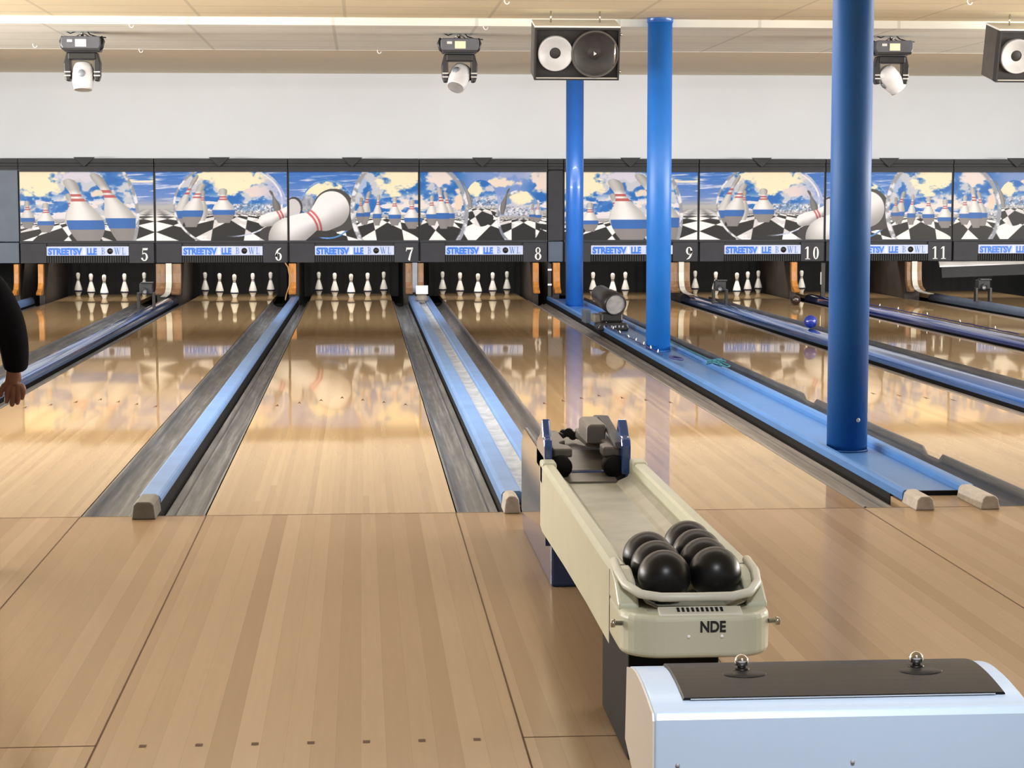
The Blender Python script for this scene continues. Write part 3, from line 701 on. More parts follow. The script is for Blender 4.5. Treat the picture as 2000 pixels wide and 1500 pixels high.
# ------------------------------------------------------------------ masking units over the pin decks
PRINT = {}
def print_mesh(i):
    if i in PRINT: return PRINT[i]
    NX, NY = 330, 170
    gx, gy = np.meshgrid(np.linspace(.4, 261.6, NX), np.linspace(.4, 134.6, NY))
    rgb = np.clip(panel(i, gx, gy), 0, 255) / 255.0
    rgb = np.where(rgb <= .04045, rgb / 12.92, ((rgb + .055) / 1.055) ** 2.4)
    me = bpy.data.meshes.new('picture_panel')
    u, v = np.meshgrid(np.linspace(-.5, .5, NX), np.linspace(1, 0, NY))
    co = np.stack([u, np.zeros_like(u), v], -1).reshape(-1, 3)
    idx = np.arange(NX * NY).reshape(NY, NX)
    q = np.stack([idx[1:, :-1], idx[1:, 1:], idx[:-1, 1:], idx[:-1, :-1]], -1).reshape(-1, 4)
    me.vertices.add(len(co)); me.vertices.foreach_set('co', co.ravel())
    me.loops.add(q.size); me.loops.foreach_set('vertex_index', q.ravel().astype(np.int32))
    me.polygons.add(len(q)); me.polygons.foreach_set('loop_start', np.arange(0, q.size, 4, dtype=np.int32))
    me.update(calc_edges=True)
    at = me.color_attributes.new('print', 'FLOAT_COLOR', 'POINT')
    c4 = np.concatenate([rgb.reshape(-1, 3), np.ones((len(co), 1))], 1).astype(np.float32)
    at.data.foreach_set('color', c4.ravel())
    me.materials.append(M['print']); PRINT[i] = me
    return me
M['print'] = vcol('printed_mural', .4)
YM = 17.55
MK = 1.0377
mx_ = lambda x: CX + (x - CX) * MK
mz = lambda z: CZ + (z - CZ) * MK
def cornice(mb, x0, x1, y=YM):
    return mb.prism([(y, 1.664), (y, 1.70), (y + .012, 1.706), (y + .012, 1.735), (y - .008, 1.741), (y - .008, 1.79), (y + .1, 1.80), (y + .3, 1.80), (y + .3, 1.664)], x0, x1, 'x')
ART = {0: 'tilted giant pins behind a glass ball', 1: 'pins inside a wide glass ball', 2: 'a fallen striped pin', 3: 'two glass balls with small pins'}
MASK = {5: (-4.025, -2.388), 6: (-2.384, -.759), 7: (-.755, .855), 8: (.859, 2.452), 9: (2.655, 4.349), 10: (4.353, 5.953), 11: (5.957, 7.586), 12: (7.59, 9.234)}
for n, (x0, x1) in MASK.items():
    n0 = len(bpy.data.objects); x0, x1 = mx_(x0), mx_(x1)
    i = (n - 5) % 4; w = x1 - x0
    t = thing('masking_unit', 'grey masking unit numbered %s, mural showing %s' % (NW[n], ART[i]), 'masking unit', ((x0 + x1) / 2, YM, .517), 'masking units over the lanes')
    obj('housing', MB().box(x0, x1, YM + .05, YM + .355, .53, 1.66), M['mask_dark'], t)
    obj('cornice', cornice(MB(), x0 + .004, x1 - .004), M['mask_grey'], t)
    mx = x0 + w * .489
    obj('marker_arrow', MB().prism([(mx - .135, 1.812), (mx, 1.692), (mx + .135, 1.812)], YM - .03, YM - .005, 'y'), M['mask_grey'], t, .004)
    fr = MB().box(x0 + .004, x1 - .004, YM - .005, YM + .06, 1.634, 1.664).box(x0 + .004, x1 - .004, YM - .005, YM + .06, .765, .792)
    obj('frame', fr, M['mask_mid'], t)
    pic = bpy.data.objects.new('picture_panel', print_mesh(i)); C.objects.link(pic); pic.parent = t
    pw = w - .026
    pic.scale = (pw, 1, .842); pic.location = (0, .03, .792 - .517)
    k = w / 265.0
    sx0, sx1 = x0 + 53 * k, x0 + 213.5 * k
    for f0, f1 in ((x0 + .012, sx0 - .004), (sx1 + .004, x1 - .012)): obj('fascia', MB().box(f0, f1, YM - .02, YM + .05, .52, .762), M['mask_mid'], t, .004)
    gr = MB().box(sx0 - .004, sx1 + .004, YM + .015, YM + .05, .523, .765)
    for q in range(34):
        gx = sx0 + (sx1 - sx0) * (q + .5) / 34; gr.box(gx - .007, gx + .007, YM - .012, YM + .02, .528, .604)
    obj('grille', gr, M['mask_grey'], t)
    s = obj('sign_plate', MB().box(sx0, sx1, YM - .024, YM + .02, .612, .724), M['sign_bg'], t, .003)
    sw = sx1 - sx0; yy = YM - .027; zb = .628
    for word, a, wd in (('STREETSV', .018, .415), ('LLE', .49, .122)): obj('lettering', text_mb(word, .107, (sx0 + a * sw, yy, zb - .001), bold=.006, width=wd * sw), M['sign_blue'], t)
    px = sx0 + .457 * sw
    obj('pin_emblem', MB().prism([(px + sgn * r, zb - .006 + z) for sgn, seq in ((1, 1), (-1, -1)) for r, z in [(.008, 0), (.013, .012), (.016, .027), (.013, .044), (.007, .058), (.006, .066), (.009, .078), (.006, .09)][::seq]], yy, yy + .003, 'y'), M['white'], t)
    for word in ((('B', .664, .722),), (('W', .822, .905), ('L', .918, .97))):
        sm = MB()
        for ch, a, b in word: g = glyph_mb(ch, sx0 + a * sw, zb, (b - a) * sw, .08, yy); sm.add(g.v, g.f)
        obj('lettering', sm, M['sign_serif'], t)
    bx = sx0 + .773 * sw
    obj('ball_emblem', MB().lathe([(.0, -.003), (.036, -.003), (.036, 0)], (bx, yy, zb + .039), 24, 0, (0, 1, 0)), M['text_black'], t)
    nm = MB(); st = str(n); dw = .098 if len(st) == 1 else .088
    for q, ch in enumerate(st): g = glyph_mb(ch, x1 - .055 - (len(st) - q) * (dw + .022), .545, dw, .158, YM - .024); nm.add(g.v, g.f)
    obj('number', nm, M['digit'], t)
    t.scale = (1, 1, MK); t.location.z = mz(.517)
for x0, x1, lb in ((-5.9, -4.03, 'blue-grey filler panel closing the mask beside unit five, above the child'), (2.456, 2.651, 'narrow grey filler panel between masking units eight and nine, behind the far post')):
    x0, x1 = mx_(x0), mx_(x1)
    t = thing('filler_panel', lb, 'filler panel', ((x0 + x1) / 2, YM, .517))
    obj('cornice', cornice(MB(), x0 + .002, x1 - .002, YM + .02), M['mask_grey'], t)
    obj('face', MB().box(x0 + .004, x1 - .004, YM + .03, YM + .355, .782, 1.655), M['mask_mid'] if x0 > 0 else M['mask_blue'], t, .006)
    obj('lower_face', MB().box(x0 + .004, x1 - .004, YM + .02, YM + .355, .52, .772), M['mask_blue'], t, .006)
    t.scale = (1, 1, MK); t.location.z = mz(.517)
SX = lambda pts: [(mx_(x), mz(z)) for x, z in pts]
t = thing('hanging_sweep_board', 'white-topped grey sweep board lowered below masking unit twelve', 'sweep board', (mx_(8.3), YM + .17, mz(.3)))
obj('board', MB().prism(SX([(7.50, .295), (8.6, .335), (9.1, .335), (9.1, .478), (8.6, .472), (7.49, .432)]), YM + .14, YM + .18, 'y'), M['mask_grey'], t, .006)
obj('top_band', MB().prism(SX([(7.475, .434), (8.6, .474), (9.1, .48), (9.1, .51), (7.46, .51)]), YM + .145, YM + .175, 'y'), M['white'], t)

# ------------------------------------------------------------------ blue steel posts
def post(y, mat, label, zt):
    t = thing('support_post', label, 'post', (2.668, y, .02), 'blue steel posts on the deck')
    obj('shaft', MB().lathe([(.105, .0212), (.105, zt)], (2.668, y, 0), 24), M[mat], t)
    obj('weld_ring', MB().lathe([(.106, .0212), (.110, .022), (.110, .026), (.106, .03)], (2.668, y, 0), 24, 0, capped=False), M[mat], t)
    return t
a = post(1.80, 'post_shaded', 'shaded blue steel post closest to the approach, thickest in view', 2.84)
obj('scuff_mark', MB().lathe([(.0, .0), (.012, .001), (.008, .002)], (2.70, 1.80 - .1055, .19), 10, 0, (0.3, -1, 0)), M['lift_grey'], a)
b = post(8.60, 'post_blue', 'bright blue steel post between the shaded blue post and the speaker', 2.838)
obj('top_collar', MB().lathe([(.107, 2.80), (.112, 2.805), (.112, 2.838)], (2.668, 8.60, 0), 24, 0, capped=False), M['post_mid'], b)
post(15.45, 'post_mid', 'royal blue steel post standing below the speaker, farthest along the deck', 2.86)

# ------------------------------------------------------------------ loudspeakers, tipped forward under the ceiling
def speaker(loc, label, rz=0):
    t = thing('loudspeaker', label, 'loudspeaker', loc, 'loudspeakers under the ceiling')
    t['_o'] = (0, 0, 0)
    W2, H2, D = .345, .212, .36
    obj('cabinet', MB().box(-W2, W2, .06, D, -H2, H2), M['spk_side'], t, .006)
    obj('top_board', MB().box(-W2 - .002, W2 + .002, .004, D, H2 - .004, H2 + .012), M['white'], t, .003)
    obj('bottom_lip', MB().box(-W2 + .01, W2 - .01, -.008, .02, -H2 + .006, -H2 + .02), M['lift'], t, .002)
    fr = MB().box(-W2, W2, -.012, .07, H2 - .018, H2 - .002).box(-W2, W2, -.012, .07, -H2, -H2 + .014).box(-W2, -W2 + .014, -.012, .07, -H2 + .014, H2 - .018).box(W2 - .014, W2, -.012, .07, -H2 + .014, H2 - .018)
    obj('front_frame', fr, M['spk_black'], t)
    obj('baffle', MB().box(-W2 + .012, W2 - .012, .052, .066, -H2 + .012, H2 - .015), M['spk_black'], t)
    c = (-.175, .0, .0)
    obj('horn', MB().lathe([(.142, .052), (.142, .004), (.138, -.004), (.128, .0), (.10, .016), (.07, .028), (.045, .034)], c, 40, 0, (0, 1, 0), False), M['horn'], t)
    obj('horn_throat', MB().lathe([(.0, .032), (.03, .033), (.046, .04)], c, 28, 0, (0, 1, 0), False), M['spk_cone'], t)
    c = (.145, .0, .0)
    w = obj('woofer', MB().lathe([(.196, .052), (.194, -.008), (.176, -.012), (.166, -.002), (.15, .004), (.06, .05), (.05, .044), (.03, .034), (.0, .03)], c, 48, 0, (0, 1, 0), False), M['spk_cone'], t)
    obj('logo_badge', MB().prism([(.138, -.012), (.138, .016), (.158, .002)], -.004, .034, 'y'), M['digit'], w)
    obj('woofer_rim', MB().lathe([(.19, -.011), (.184, -.015), (.177, -.011)], c, 48, 0, (0, 1, 0), False), M['spk_side'], w)
    obj('grab_bar', MB().tube([(.302, -.002, .095), (.304, -.022, .085), (.304, -.022, -.085), (.302, -.002, -.095)], .006), M['steel'], t)
    for z in (.15, -.15): obj('bolt', MB().lathe([(.012, 0), (.012, .02)], (W2, .05, z), 10, 0, (1, 0, 0)), M['steel'], t)
    for x in (-.2, .2): obj('hanger', MB().tube([(x, .2, H2), (x, .215, H2 + .11)], .007), M['steel'], t)
    t.rotation_euler = (math.radians(13), 0, rz)
    return t
speaker((1.885, 7.86, 2.487), 'black and silver loudspeaker tipped forward above the far post')
speaker((5.705, 7.9, 2.485), 'black loudspeaker cut by the picture edge, past the shaded blue post', math.radians(2))

# ------------------------------------------------------------------ moving head lights
def mover(loc, label, tilt, turn, cream, short=False):
    t = thing('ceiling_stage_light', label, 'stage light', loc, 'moving head lights on the ceiling'); t['_o'] = (0, 0, 0)
    b = obj('base', MB().prism([(-.155, -.06), (.155, -.06), (.17, -.03), (.17, .035), (.155, .05), (-.155, .05), (-.17, .035), (-.17, -.03)], -.13, .13, 'y'), M['light_grey'], t, .008)
    for s in (-1, 1): obj('side_handle', MB().tube([(s * .165, -.02, .055), (s * .185, -.02, .01), (s * .17, -.02, -.045), (s * .135, -.02, -.07)], .014), M['light_black'], b)
    obj('base_skirt', MB().prism([(-.15, -.075), (.15, -.075), (.16, -.055), (-.16, -.055)], -.13, .13, 'y'), M['light_black'], b)
    obj('label_sticker', MB().box(-.045, .05, -.136, -.13, -.042, .022), M['label_cream' if cream else 'white'], b)
    obj('power_sticker', MB().box(-.115, -.07, -.136, -.13, -.002, .02), M['digit'], b)
    obj('clamp', MB().tube([(0, 0, .05), (0, 0, .125)], .014).tube([(-.05, 0, .055), (0, -.01, .09), (.06, 0, .055)], .006), M['steel'], t)
    obj('power_cable', MB().tube([(.03, 0, .12), (.07, -.03, .07), (.14, -.03, .05), (.21, -.02, .045)], .006).tube([(.0, 0, .12), (-.1, -.02, .08), (-.19, 0, .125)], .005), M['cable'], t)
    yk = MB().box(-.12, .12, -.07, .07, -.15, -.085)
    for s in (-1, 1): yk.prism([(s * .10, -.085), (s * .135, -.085), (s * .16, -.18), (s * .155, -.29), (s * .14, -.335), (s * .105, -.335), (s * .10, -.28)], -.055, .055, 'y')
    y = obj('yoke', yk, M['light_black'], t, .01)
    for s in (-1, 1):
        for z in (-.255, -.287): obj('trim_band', MB().box(s * .128 - .027, s * .128 + .027, -.06, -.054, z - .005, z + .005), M['digit'], y)
    hd = [(.0, -.12), (.05, -.118), (.078, -.10), (.092, -.06), (.097, .0), (.094, .05), (.08, .115), (.078, .13), (.072, .125), (.0, .118)]
    m = MB().lathe(hd, (0, 0, 0), 24, 0, (0, 0, -1), False)
    Mx = Matrix.Translation((0, 0, -.285)) @ Matrix.Rotation(turn, 4, 'Z') @ Matrix.Rotation(tilt, 4, 'X')
    h = obj('head', m.xf(Mx), M['light_head'], t)
    obj('head_badge', MB().lathe([(.0, 0), (.033, 0), (.033, .004)], (0, -.098, .0), 20, 0, (0, 1, 0)).xf(Mx), M['lift_grey'], h)
    obj('head_lens', MB().lathe([(.0, .126), (.072, .1265)], (0, 0, 0), 24, 0, (0, 0, -1), False).xf(Mx), M['lens'], h)
    for s in (-1, 1): obj('pivot', MB().lathe([(.03, 0), (.03, .03)], (s * .078, 0, -.285), 14, 0, (s, 0, 0)), M['light_black'], h)
    return t
l1 = mover((-2.295, 9.65, 2.685), 'silver and black moving head light hanging above lane five', math.radians(-10), 0, False)
l2 = mover((1.02, 9.65, 2.685), 'silver and black moving head light between the first light and the speaker', math.radians(-40), math.radians(-28), True)
l3 = mover((4.93, 9.65, 2.685), 'moving head light turned sideways, half hidden behind the shaded blue post', math.radians(42), math.radians(-75), True)
# cup hooks screwed into the ceiling
hook = None
for q, (x, y, z, lb) in enumerate(((1.24, 7.04, 2.84, 'white hook at the ceiling near the speaker, ahead of the pale strip'), (4.78, 6.83, 2.84, 'white hook at the ceiling past the shaded blue post'), (-1.78, 8.70, 2.78, 'white hook on the ceiling step, past the first moving light'), (1.18, 8.70, 2.78, 'white hook on the ceiling step, just past the second moving light'),
                                  (-2.95, 11.1, 2.78, 'white hook on the pale strip near the room corner above lane five'), (-2.02, 11.7, 2.78, 'white hook on the far edge of the pale strip, beside the first light'), (.31, 11.7, 2.78, 'white hook on the far edge of the pale strip above lane seven'))):
    if hook is None:
        hook = obj('ceiling_hook', MB().tube([(0, 0, 0), (0, 0, -.018), (.008, 0, -.032), (.02, 0, -.036), (.032, 0, -.03), (.036, 0, -.016)], .0045), M['white']); hook.location = (x, y, z); tag(hook, lb, 'hook', 'hooks in the ceiling')
    else: dup(hook, (x, y, z), lb)

# ------------------------------------------------------------------ ball return
t = thing('ball_return', 'cream ball return rack with navy hood on the approach between lanes seven and eight', 'ball return', (.91, -2.6, 0))
obj('pedestal', MB().box(.782, 1.02, -1.69, -.45, 0, .30), M['navy'], t, .01)
hs = MB().prism([(-1.73, .235), (-1.72, .215), (-1.66, .205), (-.80, .12), (-.76, .13), (-.76, .40), (-.90, .468), (-1.73, .462)], .753, .766, 'x')
obj('side_panel', hs, M['hood_side'], t, .004)
obj('side_panel', MB().prism([(-1.73, .235), (-1.72, .215), (-1.66, .205), (-.80, .12), (-.76, .13), (-.76, .40), (-.90, .468), (-1.73, .462)], 1.034, 1.047, 'x'), M['navy'], t, .004)
obj('hood_body', MB().box(.766, 1.034, -1.66, -.78, .14, .40), M['navy'], t)
obj('ball_ramp', MB().prism([(-1.80, .385), (-1.62, .40), (-1.3, .43), (-.9, .43), (-.9, .39), (-1.80, .36)], .80, 1.0, 'x'), M['hood_brown'], t)
for x0, x1, lab in ((.753, .79, 0), (1.02, 1.052, 1)):
    fin = [(-1.745, .40), (-1.75, .50), (-1.735, .525), (-1.70, .53), (-1.66, .585 if not lab else .56), (-1.63, .58), (-1.60, .53), (-1.45, .49), (-1.45, .40)]
    obj('fin', MB().prism(fin, x0, x1 if lab else x0 + .028, 'x'), M['navy'], t, .006)
# brown top castings with scooped edges
cut = lambda x0, x1, s: [(x0, -1.70), (x1, -1.70), (x1, -1.60)] + [(x1 - s * .028 * math.sin(PI * k / 8), -1.60 + .16 * k / 8) for k in range(1, 8)] + [(x1, -1.44), (x1, -1.15), (x0, -1.15)]
obj('top_casting', MB().prism(cut(.79, .855, 1), .455, .485, 'z'), M['hood_brown'], t, .006)
cb = [(1.022, -1.70), (.962, -1.70), (.962, -1.60)] + [(.962 + .03 * math.sin(PI * k / 8), -1.60 + .16 * k / 8) for k in range(1, 8)] + [(.935, -1.40), (.925, -1.12), (1.022, -1.12)]
obj('top_casting', MB().prism(cb, .455, .49, 'z'), M['hood_brown'], t, .006)
obj('gate_block', MB().prism([(.93, .47), (1.0, .47), (1.0, .542), (.94, .542), (.93, .532)], -1.47, -1.2, 'y'), M['hood_brown'], t, .008)
obj('cover_plate', MB().prism([(-1.72, .485), (-1.70, .506), (-1.25, .55), (-1.05, .53), (-1.05, .515), (-1.25, .532)], 1.0, 1.036, 'x'), M['mask_mid'], t, .006)
for x in (.815, .998): obj('roller', MB().lathe([(.0, 0), (.034, .002), (.038, .01), (.038, .08)], (x, -1.735, .425), 22, 0, (0, 1, 0)), M['black'], t)
g = MB()
for q in range(5): g.lathe([(.018 - .002 * (q % 2), 0), (.018, .01)], (.865 + .018 * q, -1.12 + .03 * (q % 2), .455 + .008 * (q % 3)), 10, 0, (0.4, 1, .3))
obj('gate_mechanism', g, M['mask_dark'], t)
# trough: cross-section swept towards the approach, then a rounded nose
XL, XR = .736, 1.094
def trough(y, zt, zb): return [(XL, zb), (XL, zt - .012), (XL + .004, zt - .004), (XL + .012, zt), (XL + .036, zt), (XL + .044, zt - .006), (XL + .05, zt - .04), (XL + .062, .398), (XL + .09, .386), (XL + .1, .378), (XR - .1, .378), (XR - .09, .386), (XR - .062, .398), (XR - .05, zt - .04), (XR - .044, zt - .006), (XR - .036, zt), (XR - .012, zt), (XR - .004, zt - .004), (XR, zt - .012), (XR, zb)]
ys = [-3.93, -3.715, -3.2, -2.6, -1.86, -1.79]; zt = {-3.93: .452}; zb = {-1.79: .235, -1.86: .225}
walls = MB()
rows = [trough(y, zt.get(y, .452), zb.get(y, .255 if y < -3 else .245)) for y in ys]
nn = len(rows[0]); v = [(x, y, z) for y, r in zip(ys, rows) for x, z in r]
fw, ff = [], []
for i in range(len(ys) - 1):
    for k in range(nn - 1): (ff if 6 <= k <= 12 else fw).append((i * nn + k, i * nn + k + 1, (i + 1) * nn + k + 1, (i + 1) * nn + k))
fw = [q for q in fw if min(q) >= nn]
walls.add(v, fw, 0, False); walls.add(v, ff, 1, False)
walls.box(XL + .06, XR - .06, -3.95, -3.93, .372, .384, 1)
obj('trough', walls, [M['cream'], M['cream_trough']], t)
for x0 in (XL, XR - .05): obj('trough_end', MB().box(x0, x0 + .05, -1.86, -1.76, .38, .458), M['cream'], t, .008)
for x0 in (XL, XR - .05): obj('shoulder', MB().prism([(-3.718, .374), (-3.718, .452), (-3.76, .45), (-3.83, .432), (-3.895, .392), (-3.895, .374)], x0, x0 + .05, 'x'), M['cream'], t, .006)
r = .095
nose = [(XL, -3.716)] + [(XL + r - r * math.cos(PI / 2 * k / 8), -3.90 - r * math.sin(PI / 2 * k / 8)) for k in range(9)] + [(XR - r + r * math.sin(PI / 2 * k / 8), -3.90 - r * math.cos(PI / 2 * k / 8)) for k in range(9)] + [(XR, -3.716)]
obj('nose', MB().prism(nose, .278, .381, 'z', 0, False), M['cream'], t, .014, 4)
bp = [(.75, -3.70, .458), (.748, -3.80, .448), (.757, -3.87, .432), (.785, -3.925, .42), (.83, -3.948, .416), (.915, -3.952, .416), (1.0, -3.948, .416), (1.045, -3.925, .42), (1.073, -3.87, .432), (1.082, -3.80, .448), (1.08, -3.70, .458)]
obj('bumper_rail', MB().tube(bp, .011, 10), M['cream_pale'], t)
pl = obj('vent_plate', MB().prism([(-3.95, .379), (-3.95, .394), (-3.986, .383), (-3.988, .376)], .822, 1.018, 'x'), M['cream_pale'], t, .002)
sl = MB()
for q in range(10): x = .868 + q * .0114; sl.add([(x - .0032, -3.977, .3865), (x + .0032, -3.977, .3865), (x + .0032, -3.957, .3927), (x - .0032, -3.957, .3927)], [(0, 1, 2, 3)])
obj('vent_slots', sl, M['text_black'], pl); bpy.data.objects[-1] if False else None
nd = text_mb('NDE', .036, (.916, -3.9962, .342), bold=.0012, width=.06, depth=.0006)
obj('lettering', nd, M['text_black'], t)
for x in (.889, .967): obj('small_screw', MB().lathe([(.0, -.002), (.004, -.002), (.0045, .002)], (x, -3.9955, .331), 10, 0, (0, 1, 0)), M['white'], t)
obj('side_bolt', MB().lathe([(.006, -.004), (.006, .012), (.010, .012), (.010, .022), (.0, .022)], (XL, -3.93, .352), 12, 0, (-1, 0, 0)), M['steel'], t)
obj('side_bolt', MB().lathe([(.006, -.004), (.006, .012), (.010, .012), (.010, .022), (.0, .022)], (XR, -3.93, .352), 12, 0, (1, 0, 0)), M['steel'], t)
obj('support_leg', MB().box(.765, .985, -3.86, -3.34, 0, .277), M['black'], t, .006)
# balls in the rack
proto_b = None
BL = [(.981, -3.815, 'glossy black bowling ball at the front of the rack, lane-eight side'), (.978, -3.683, 'black bowling ball second from the front in the rack row of four'), (.981, -3.552, 'black bowling ball third from the front in the rack row of four'), (.978, -3.421, 'black bowling ball last in the rack row of four'),
      (.852, -3.85, 'glossy black bowling ball at the front of the rack, lane-seven side'), (.853, -3.716, 'dull charcoal bowling ball second in the rack row of three'), (.85, -3.583, 'black bowling ball last in the rack row of three')]
for k, (x, y, lb) in enumerate(BL):
    z = .378 + .0692
    if proto_b is None: proto_b = obj('bowling_ball', MB().ball((0, 0, 0), .0635, 40, 24), M['ball']); proto_b.location = (x, y, z); tag(proto_b, lb, 'bowling ball', 'black bowling balls in the rack'); 
    else: c = dup(proto_b, (x, y, z), lb); c.rotation_euler = (k, k * 2, k * .7)
bb = obj('bowling_ball', MB().ball((0, 0, 0), .0635, 32, 18), M['ball_blue']); bb.location = (4.398, 10.42, .151); tag(bb, 'shiny blue bowling ball resting on the nine-ten tube divider', 'bowling ball')
bb = obj('bowling_ball', MB().ball((0, 0, 0), .0635, 32, 18), M['ball_brown']); bb.location = (5.46, 16.0, .0637); tag(bb, 'dark brown bowling ball rolling on lane ten near the pins', 'bowling ball')

# ------------------------------------------------------------------ console in front of the rack
t = thing('scoring_console', 'white console with curved top, black lid and two chrome knobs before the rack', 'console', (.825, -5.6, 0))
x0, x1 = .552, 1.112
CP = [(-5.463, .609), (-5.50, .621), (-5.553, .628), (-5.60, .627), (-5.639, .6245), (-5.705, .616), (-5.747, .608)]
cy = [-5.464 - .281 * k / 16 for k in range(17)]
cz = np.interp([-y for y in cy], [-p[0] for p in CP], [p[1] for p in CP])
cz = [float(np.mean(cz[max(0, k - 1):k + 2])) for k in range(17)]
prof = list(zip(cy, cz)) + [(-5.752, .600), (-5.752, .36), (-5.735, .35), (-5.6, .445), (-5.448, .492)]
obj('body', MB().prism(prof, x0, x1, 'x'), M['console'], t, .004, 3)
obj('end_panel', MB().prism([(y, z - .001) for y, z in prof], x0 - .003, x0, 'x'), M['console_side'], t)
def topz(y):
    pts = sorted(prof[:17]); return float(np.interp(y, [p[0] for p in pts], [p[1] for p in pts]))
yl = [-5.703 + .2 * k / 10 for k in range(11)]
lid = MB()
sweep(lambda q: [(.601, topz(q) + .001), (.603, topz(q) + .0045), (1.084, topz(q) + .0045), (1.086, topz(q) + .001)], yl, lid, 0, False, True)
l = obj('lid', lid, M['lid'], t)
obj('lid_edge', MB().box(.612, 1.07, -5.7055, -5.703, topz(-5.7) + .001, topz(-5.7) + .003), M['chrome'], l)
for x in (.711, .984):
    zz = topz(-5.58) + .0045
    k = obj('knob', MB().ball((x, -5.58, zz + .0125), .0112, 28, 18), M['chrome'], t)
    obj('knob_collar', MB().lathe([(.011, 0), (.0125, .001), (.012, .003), (.006, .005)], (x, -5.58, zz - .001), 20), M['lid'], k)
    obj('knob_reflection', MB().lathe([(.034, 0.0), (.033, .0006), (.0, .0008)], (0, 0, 0), 28).xf(Matrix.Translation((x, -5.605, topz(-5.605) + .0046)) @ Matrix.Rotation(math.atan2(topz(-5.59) - topz(-5.62), .03), 4, 'X') @ Matrix.Diagonal((1, .62, 1, 1))), M['text_black'], k)  # flat dark ellipse painted as the knob's reflection in the lid
for x in (.586, .844): obj('small_screw', MB().lathe([(.0, -.002), (.003, -.002), (.0035, .001)], (x, -5.7525, .533), 12, 0, (0, 1, 0)), M['lens'], t)
obj('pedestal', MB().box(.62, 1.04, -5.68, -5.5, 0, .46), M['mask_dark'], t, .01)

# ------------------------------------------------------------------ pin sensors, card holder, stage light, cables on the dividers
def sensor(x, y, zb, label, w=.17, h=.28):
    t = thing('pin_sensor', label, 'sensor', (x, y, zb), 'pin sensors standing on the dividers'); t['_o'] = (0, 0, 0)
    for s in (-1, 1): obj('leg', MB().box(s * w / 2 - .014, s * w / 2 + .014, -.04, .04, -.01, h * .62), M['light_black'], t, .003)
    b = obj('box', MB().box(-w * .42, w * .42, -.05, .09, h * .56, h), M['mask_grey'], t, .01)
    obj('lens_tube', MB().lathe([(.032, 0), (.036, .03), (.036, .05), (.026, .05), (.024, .03)], (-.01, -.05, h * .70), 18, 0, (0, -1, -.2), False), M['light_black'], b)
    obj('glass', MB().lathe([(.0, .03), (.025, .03)], (-.01, -.05, h * .70), 16, 0, (0, -1, -.2), False), M['lens'], b)
    obj('hood', MB().box(-w * .3, w * .5, -.06, .06, h - .004, h + .012), M['light_black'], b, .003)
    return t
sensor(-2.285, 14.5, .085, 'small dark pin sensor on legs, on the divider of lanes five and six')
sensor(4.34, 15.0, .085, 'small dark pin sensor on legs, on the divider of lanes nine and ten', .15, .26)
sensor(7.56, 15.2, .088, 'squat dark pin sensor with a pink reflection, near lane twelve', .17, .25)
t = thing('card_holder', 'blank white card on a round grey housing at the far divider end', 'card holder', (.86, 16.0, .06))
obj('housing', MB().lathe([(.075, .077), (.08, .085), (.075, .12), (.05, .155), (.0, .165)], (.865, 15.98, 0), 22), M['rubber_grey'], t)
obj('card', MB().box(.793, .937, 15.90, 15.905, .16, .262), M['white'], t)
# floor stage light
t = thing('floor_spotlight', 'black spotlight with grey lens on the blue deck between the two farther posts', 'stage light', (2.605, 11.4, .0205)); t['_o'] = (0, 0, 0); t.scale = (1.12, 1.12, 1.08)
obj('base', MB().prism([(-.13, 0), (.13, 0), (.14, .03), (.12, .07), (-.12, .07), (-.14, .03)], -.2, .12, 'y'), M['light_black'], t, .012)
tr = MB()
for q in range(6): tr.box(-.09 + q * .033, -.075 + q * .033, -.206, -.2, .03, .05)
obj('chrome_trim', tr, M['chrome'], t)
obj('shoulder', MB().box(-.16, -.06, -.02, .2, .06, .14), M['rubber_grey'], t, .02)
obj('yoke', MB().box(-.1, .1, -.1, .12, .07, .16), M['light_black'], t, .02)
Mx = Matrix.Translation((-.005, .0, .262)) @ Matrix.Rotation(math.radians(12), 4, 'X') @ Matrix.Rotation(math.radians(14), 4, 'Z')
h = obj('lamp_head', MB().lathe([(.0, .32), (.06, .31), (.085, .26), (.088, .1), (.1, .06), (.104, -.02), (.104, -.13), (.092, -.14), (.09, -.12)], (0, 0, 0), 28, 0, (0, 1, 0), False).xf(Mx), M['light_black'], t)
obj('lens', MB().lathe([(.0, -.128), (.092, -.124)], (0, 0, 0), 28, 0, (0, 1, 0), False).xf(Mx), M['lens'], h)
obj('clip_bracket', MB().box(-.20, -.15, .25, .55, .04, .16), M['mask_blue'], t, .004)
# string lights and cords lying along the dividers
random.seed(3)
def string_light(pts, label, n, mat='cord_navy'):
    t = thing('string_light', label, 'string light', pts[0], 'string lights on the dividers')
    P = []
    for k in range(61):
        s = k / 60 * (len(pts) - 1); i = min(int(s), len(pts) - 2); q = Vector(pts[i]).lerp(Vector(pts[i + 1]), s - i)
        P.append(q + Vector((random.uniform(-.012, .012), 0, random.uniform(0, .006))))
    obj('cord', MB().tube(P, .007, 6), M[mat], t)
    for k in range(n):
        q = P[int((k + .5) * 60 / n)]
        obj('bulb', MB().lathe([(.003, 0), (.005, .01), (.005, .024), (.0, .034)], q, 8, 0, (random.uniform(-.5, .5), 0, 1)), M['white'], t)
string_light([(2.545, 7.5, .069), (2.535, 9.5, .069), (2.535, 12.2, .069)], 'navy cord of tiny white bulbs along the near rim of the blue deck', 9)
string_light([(6.02, 16.0, .076), (6.08, 13.5, .076), (6.16, 9.6, .076)], 'navy cord of tiny white bulbs along the dark blue divider of lanes ten and eleven', 7)
random.seed(5)
P = [(2.86, 9.2, .066), (2.85, 8.2, .066), (2.85, 7.2, .066)]
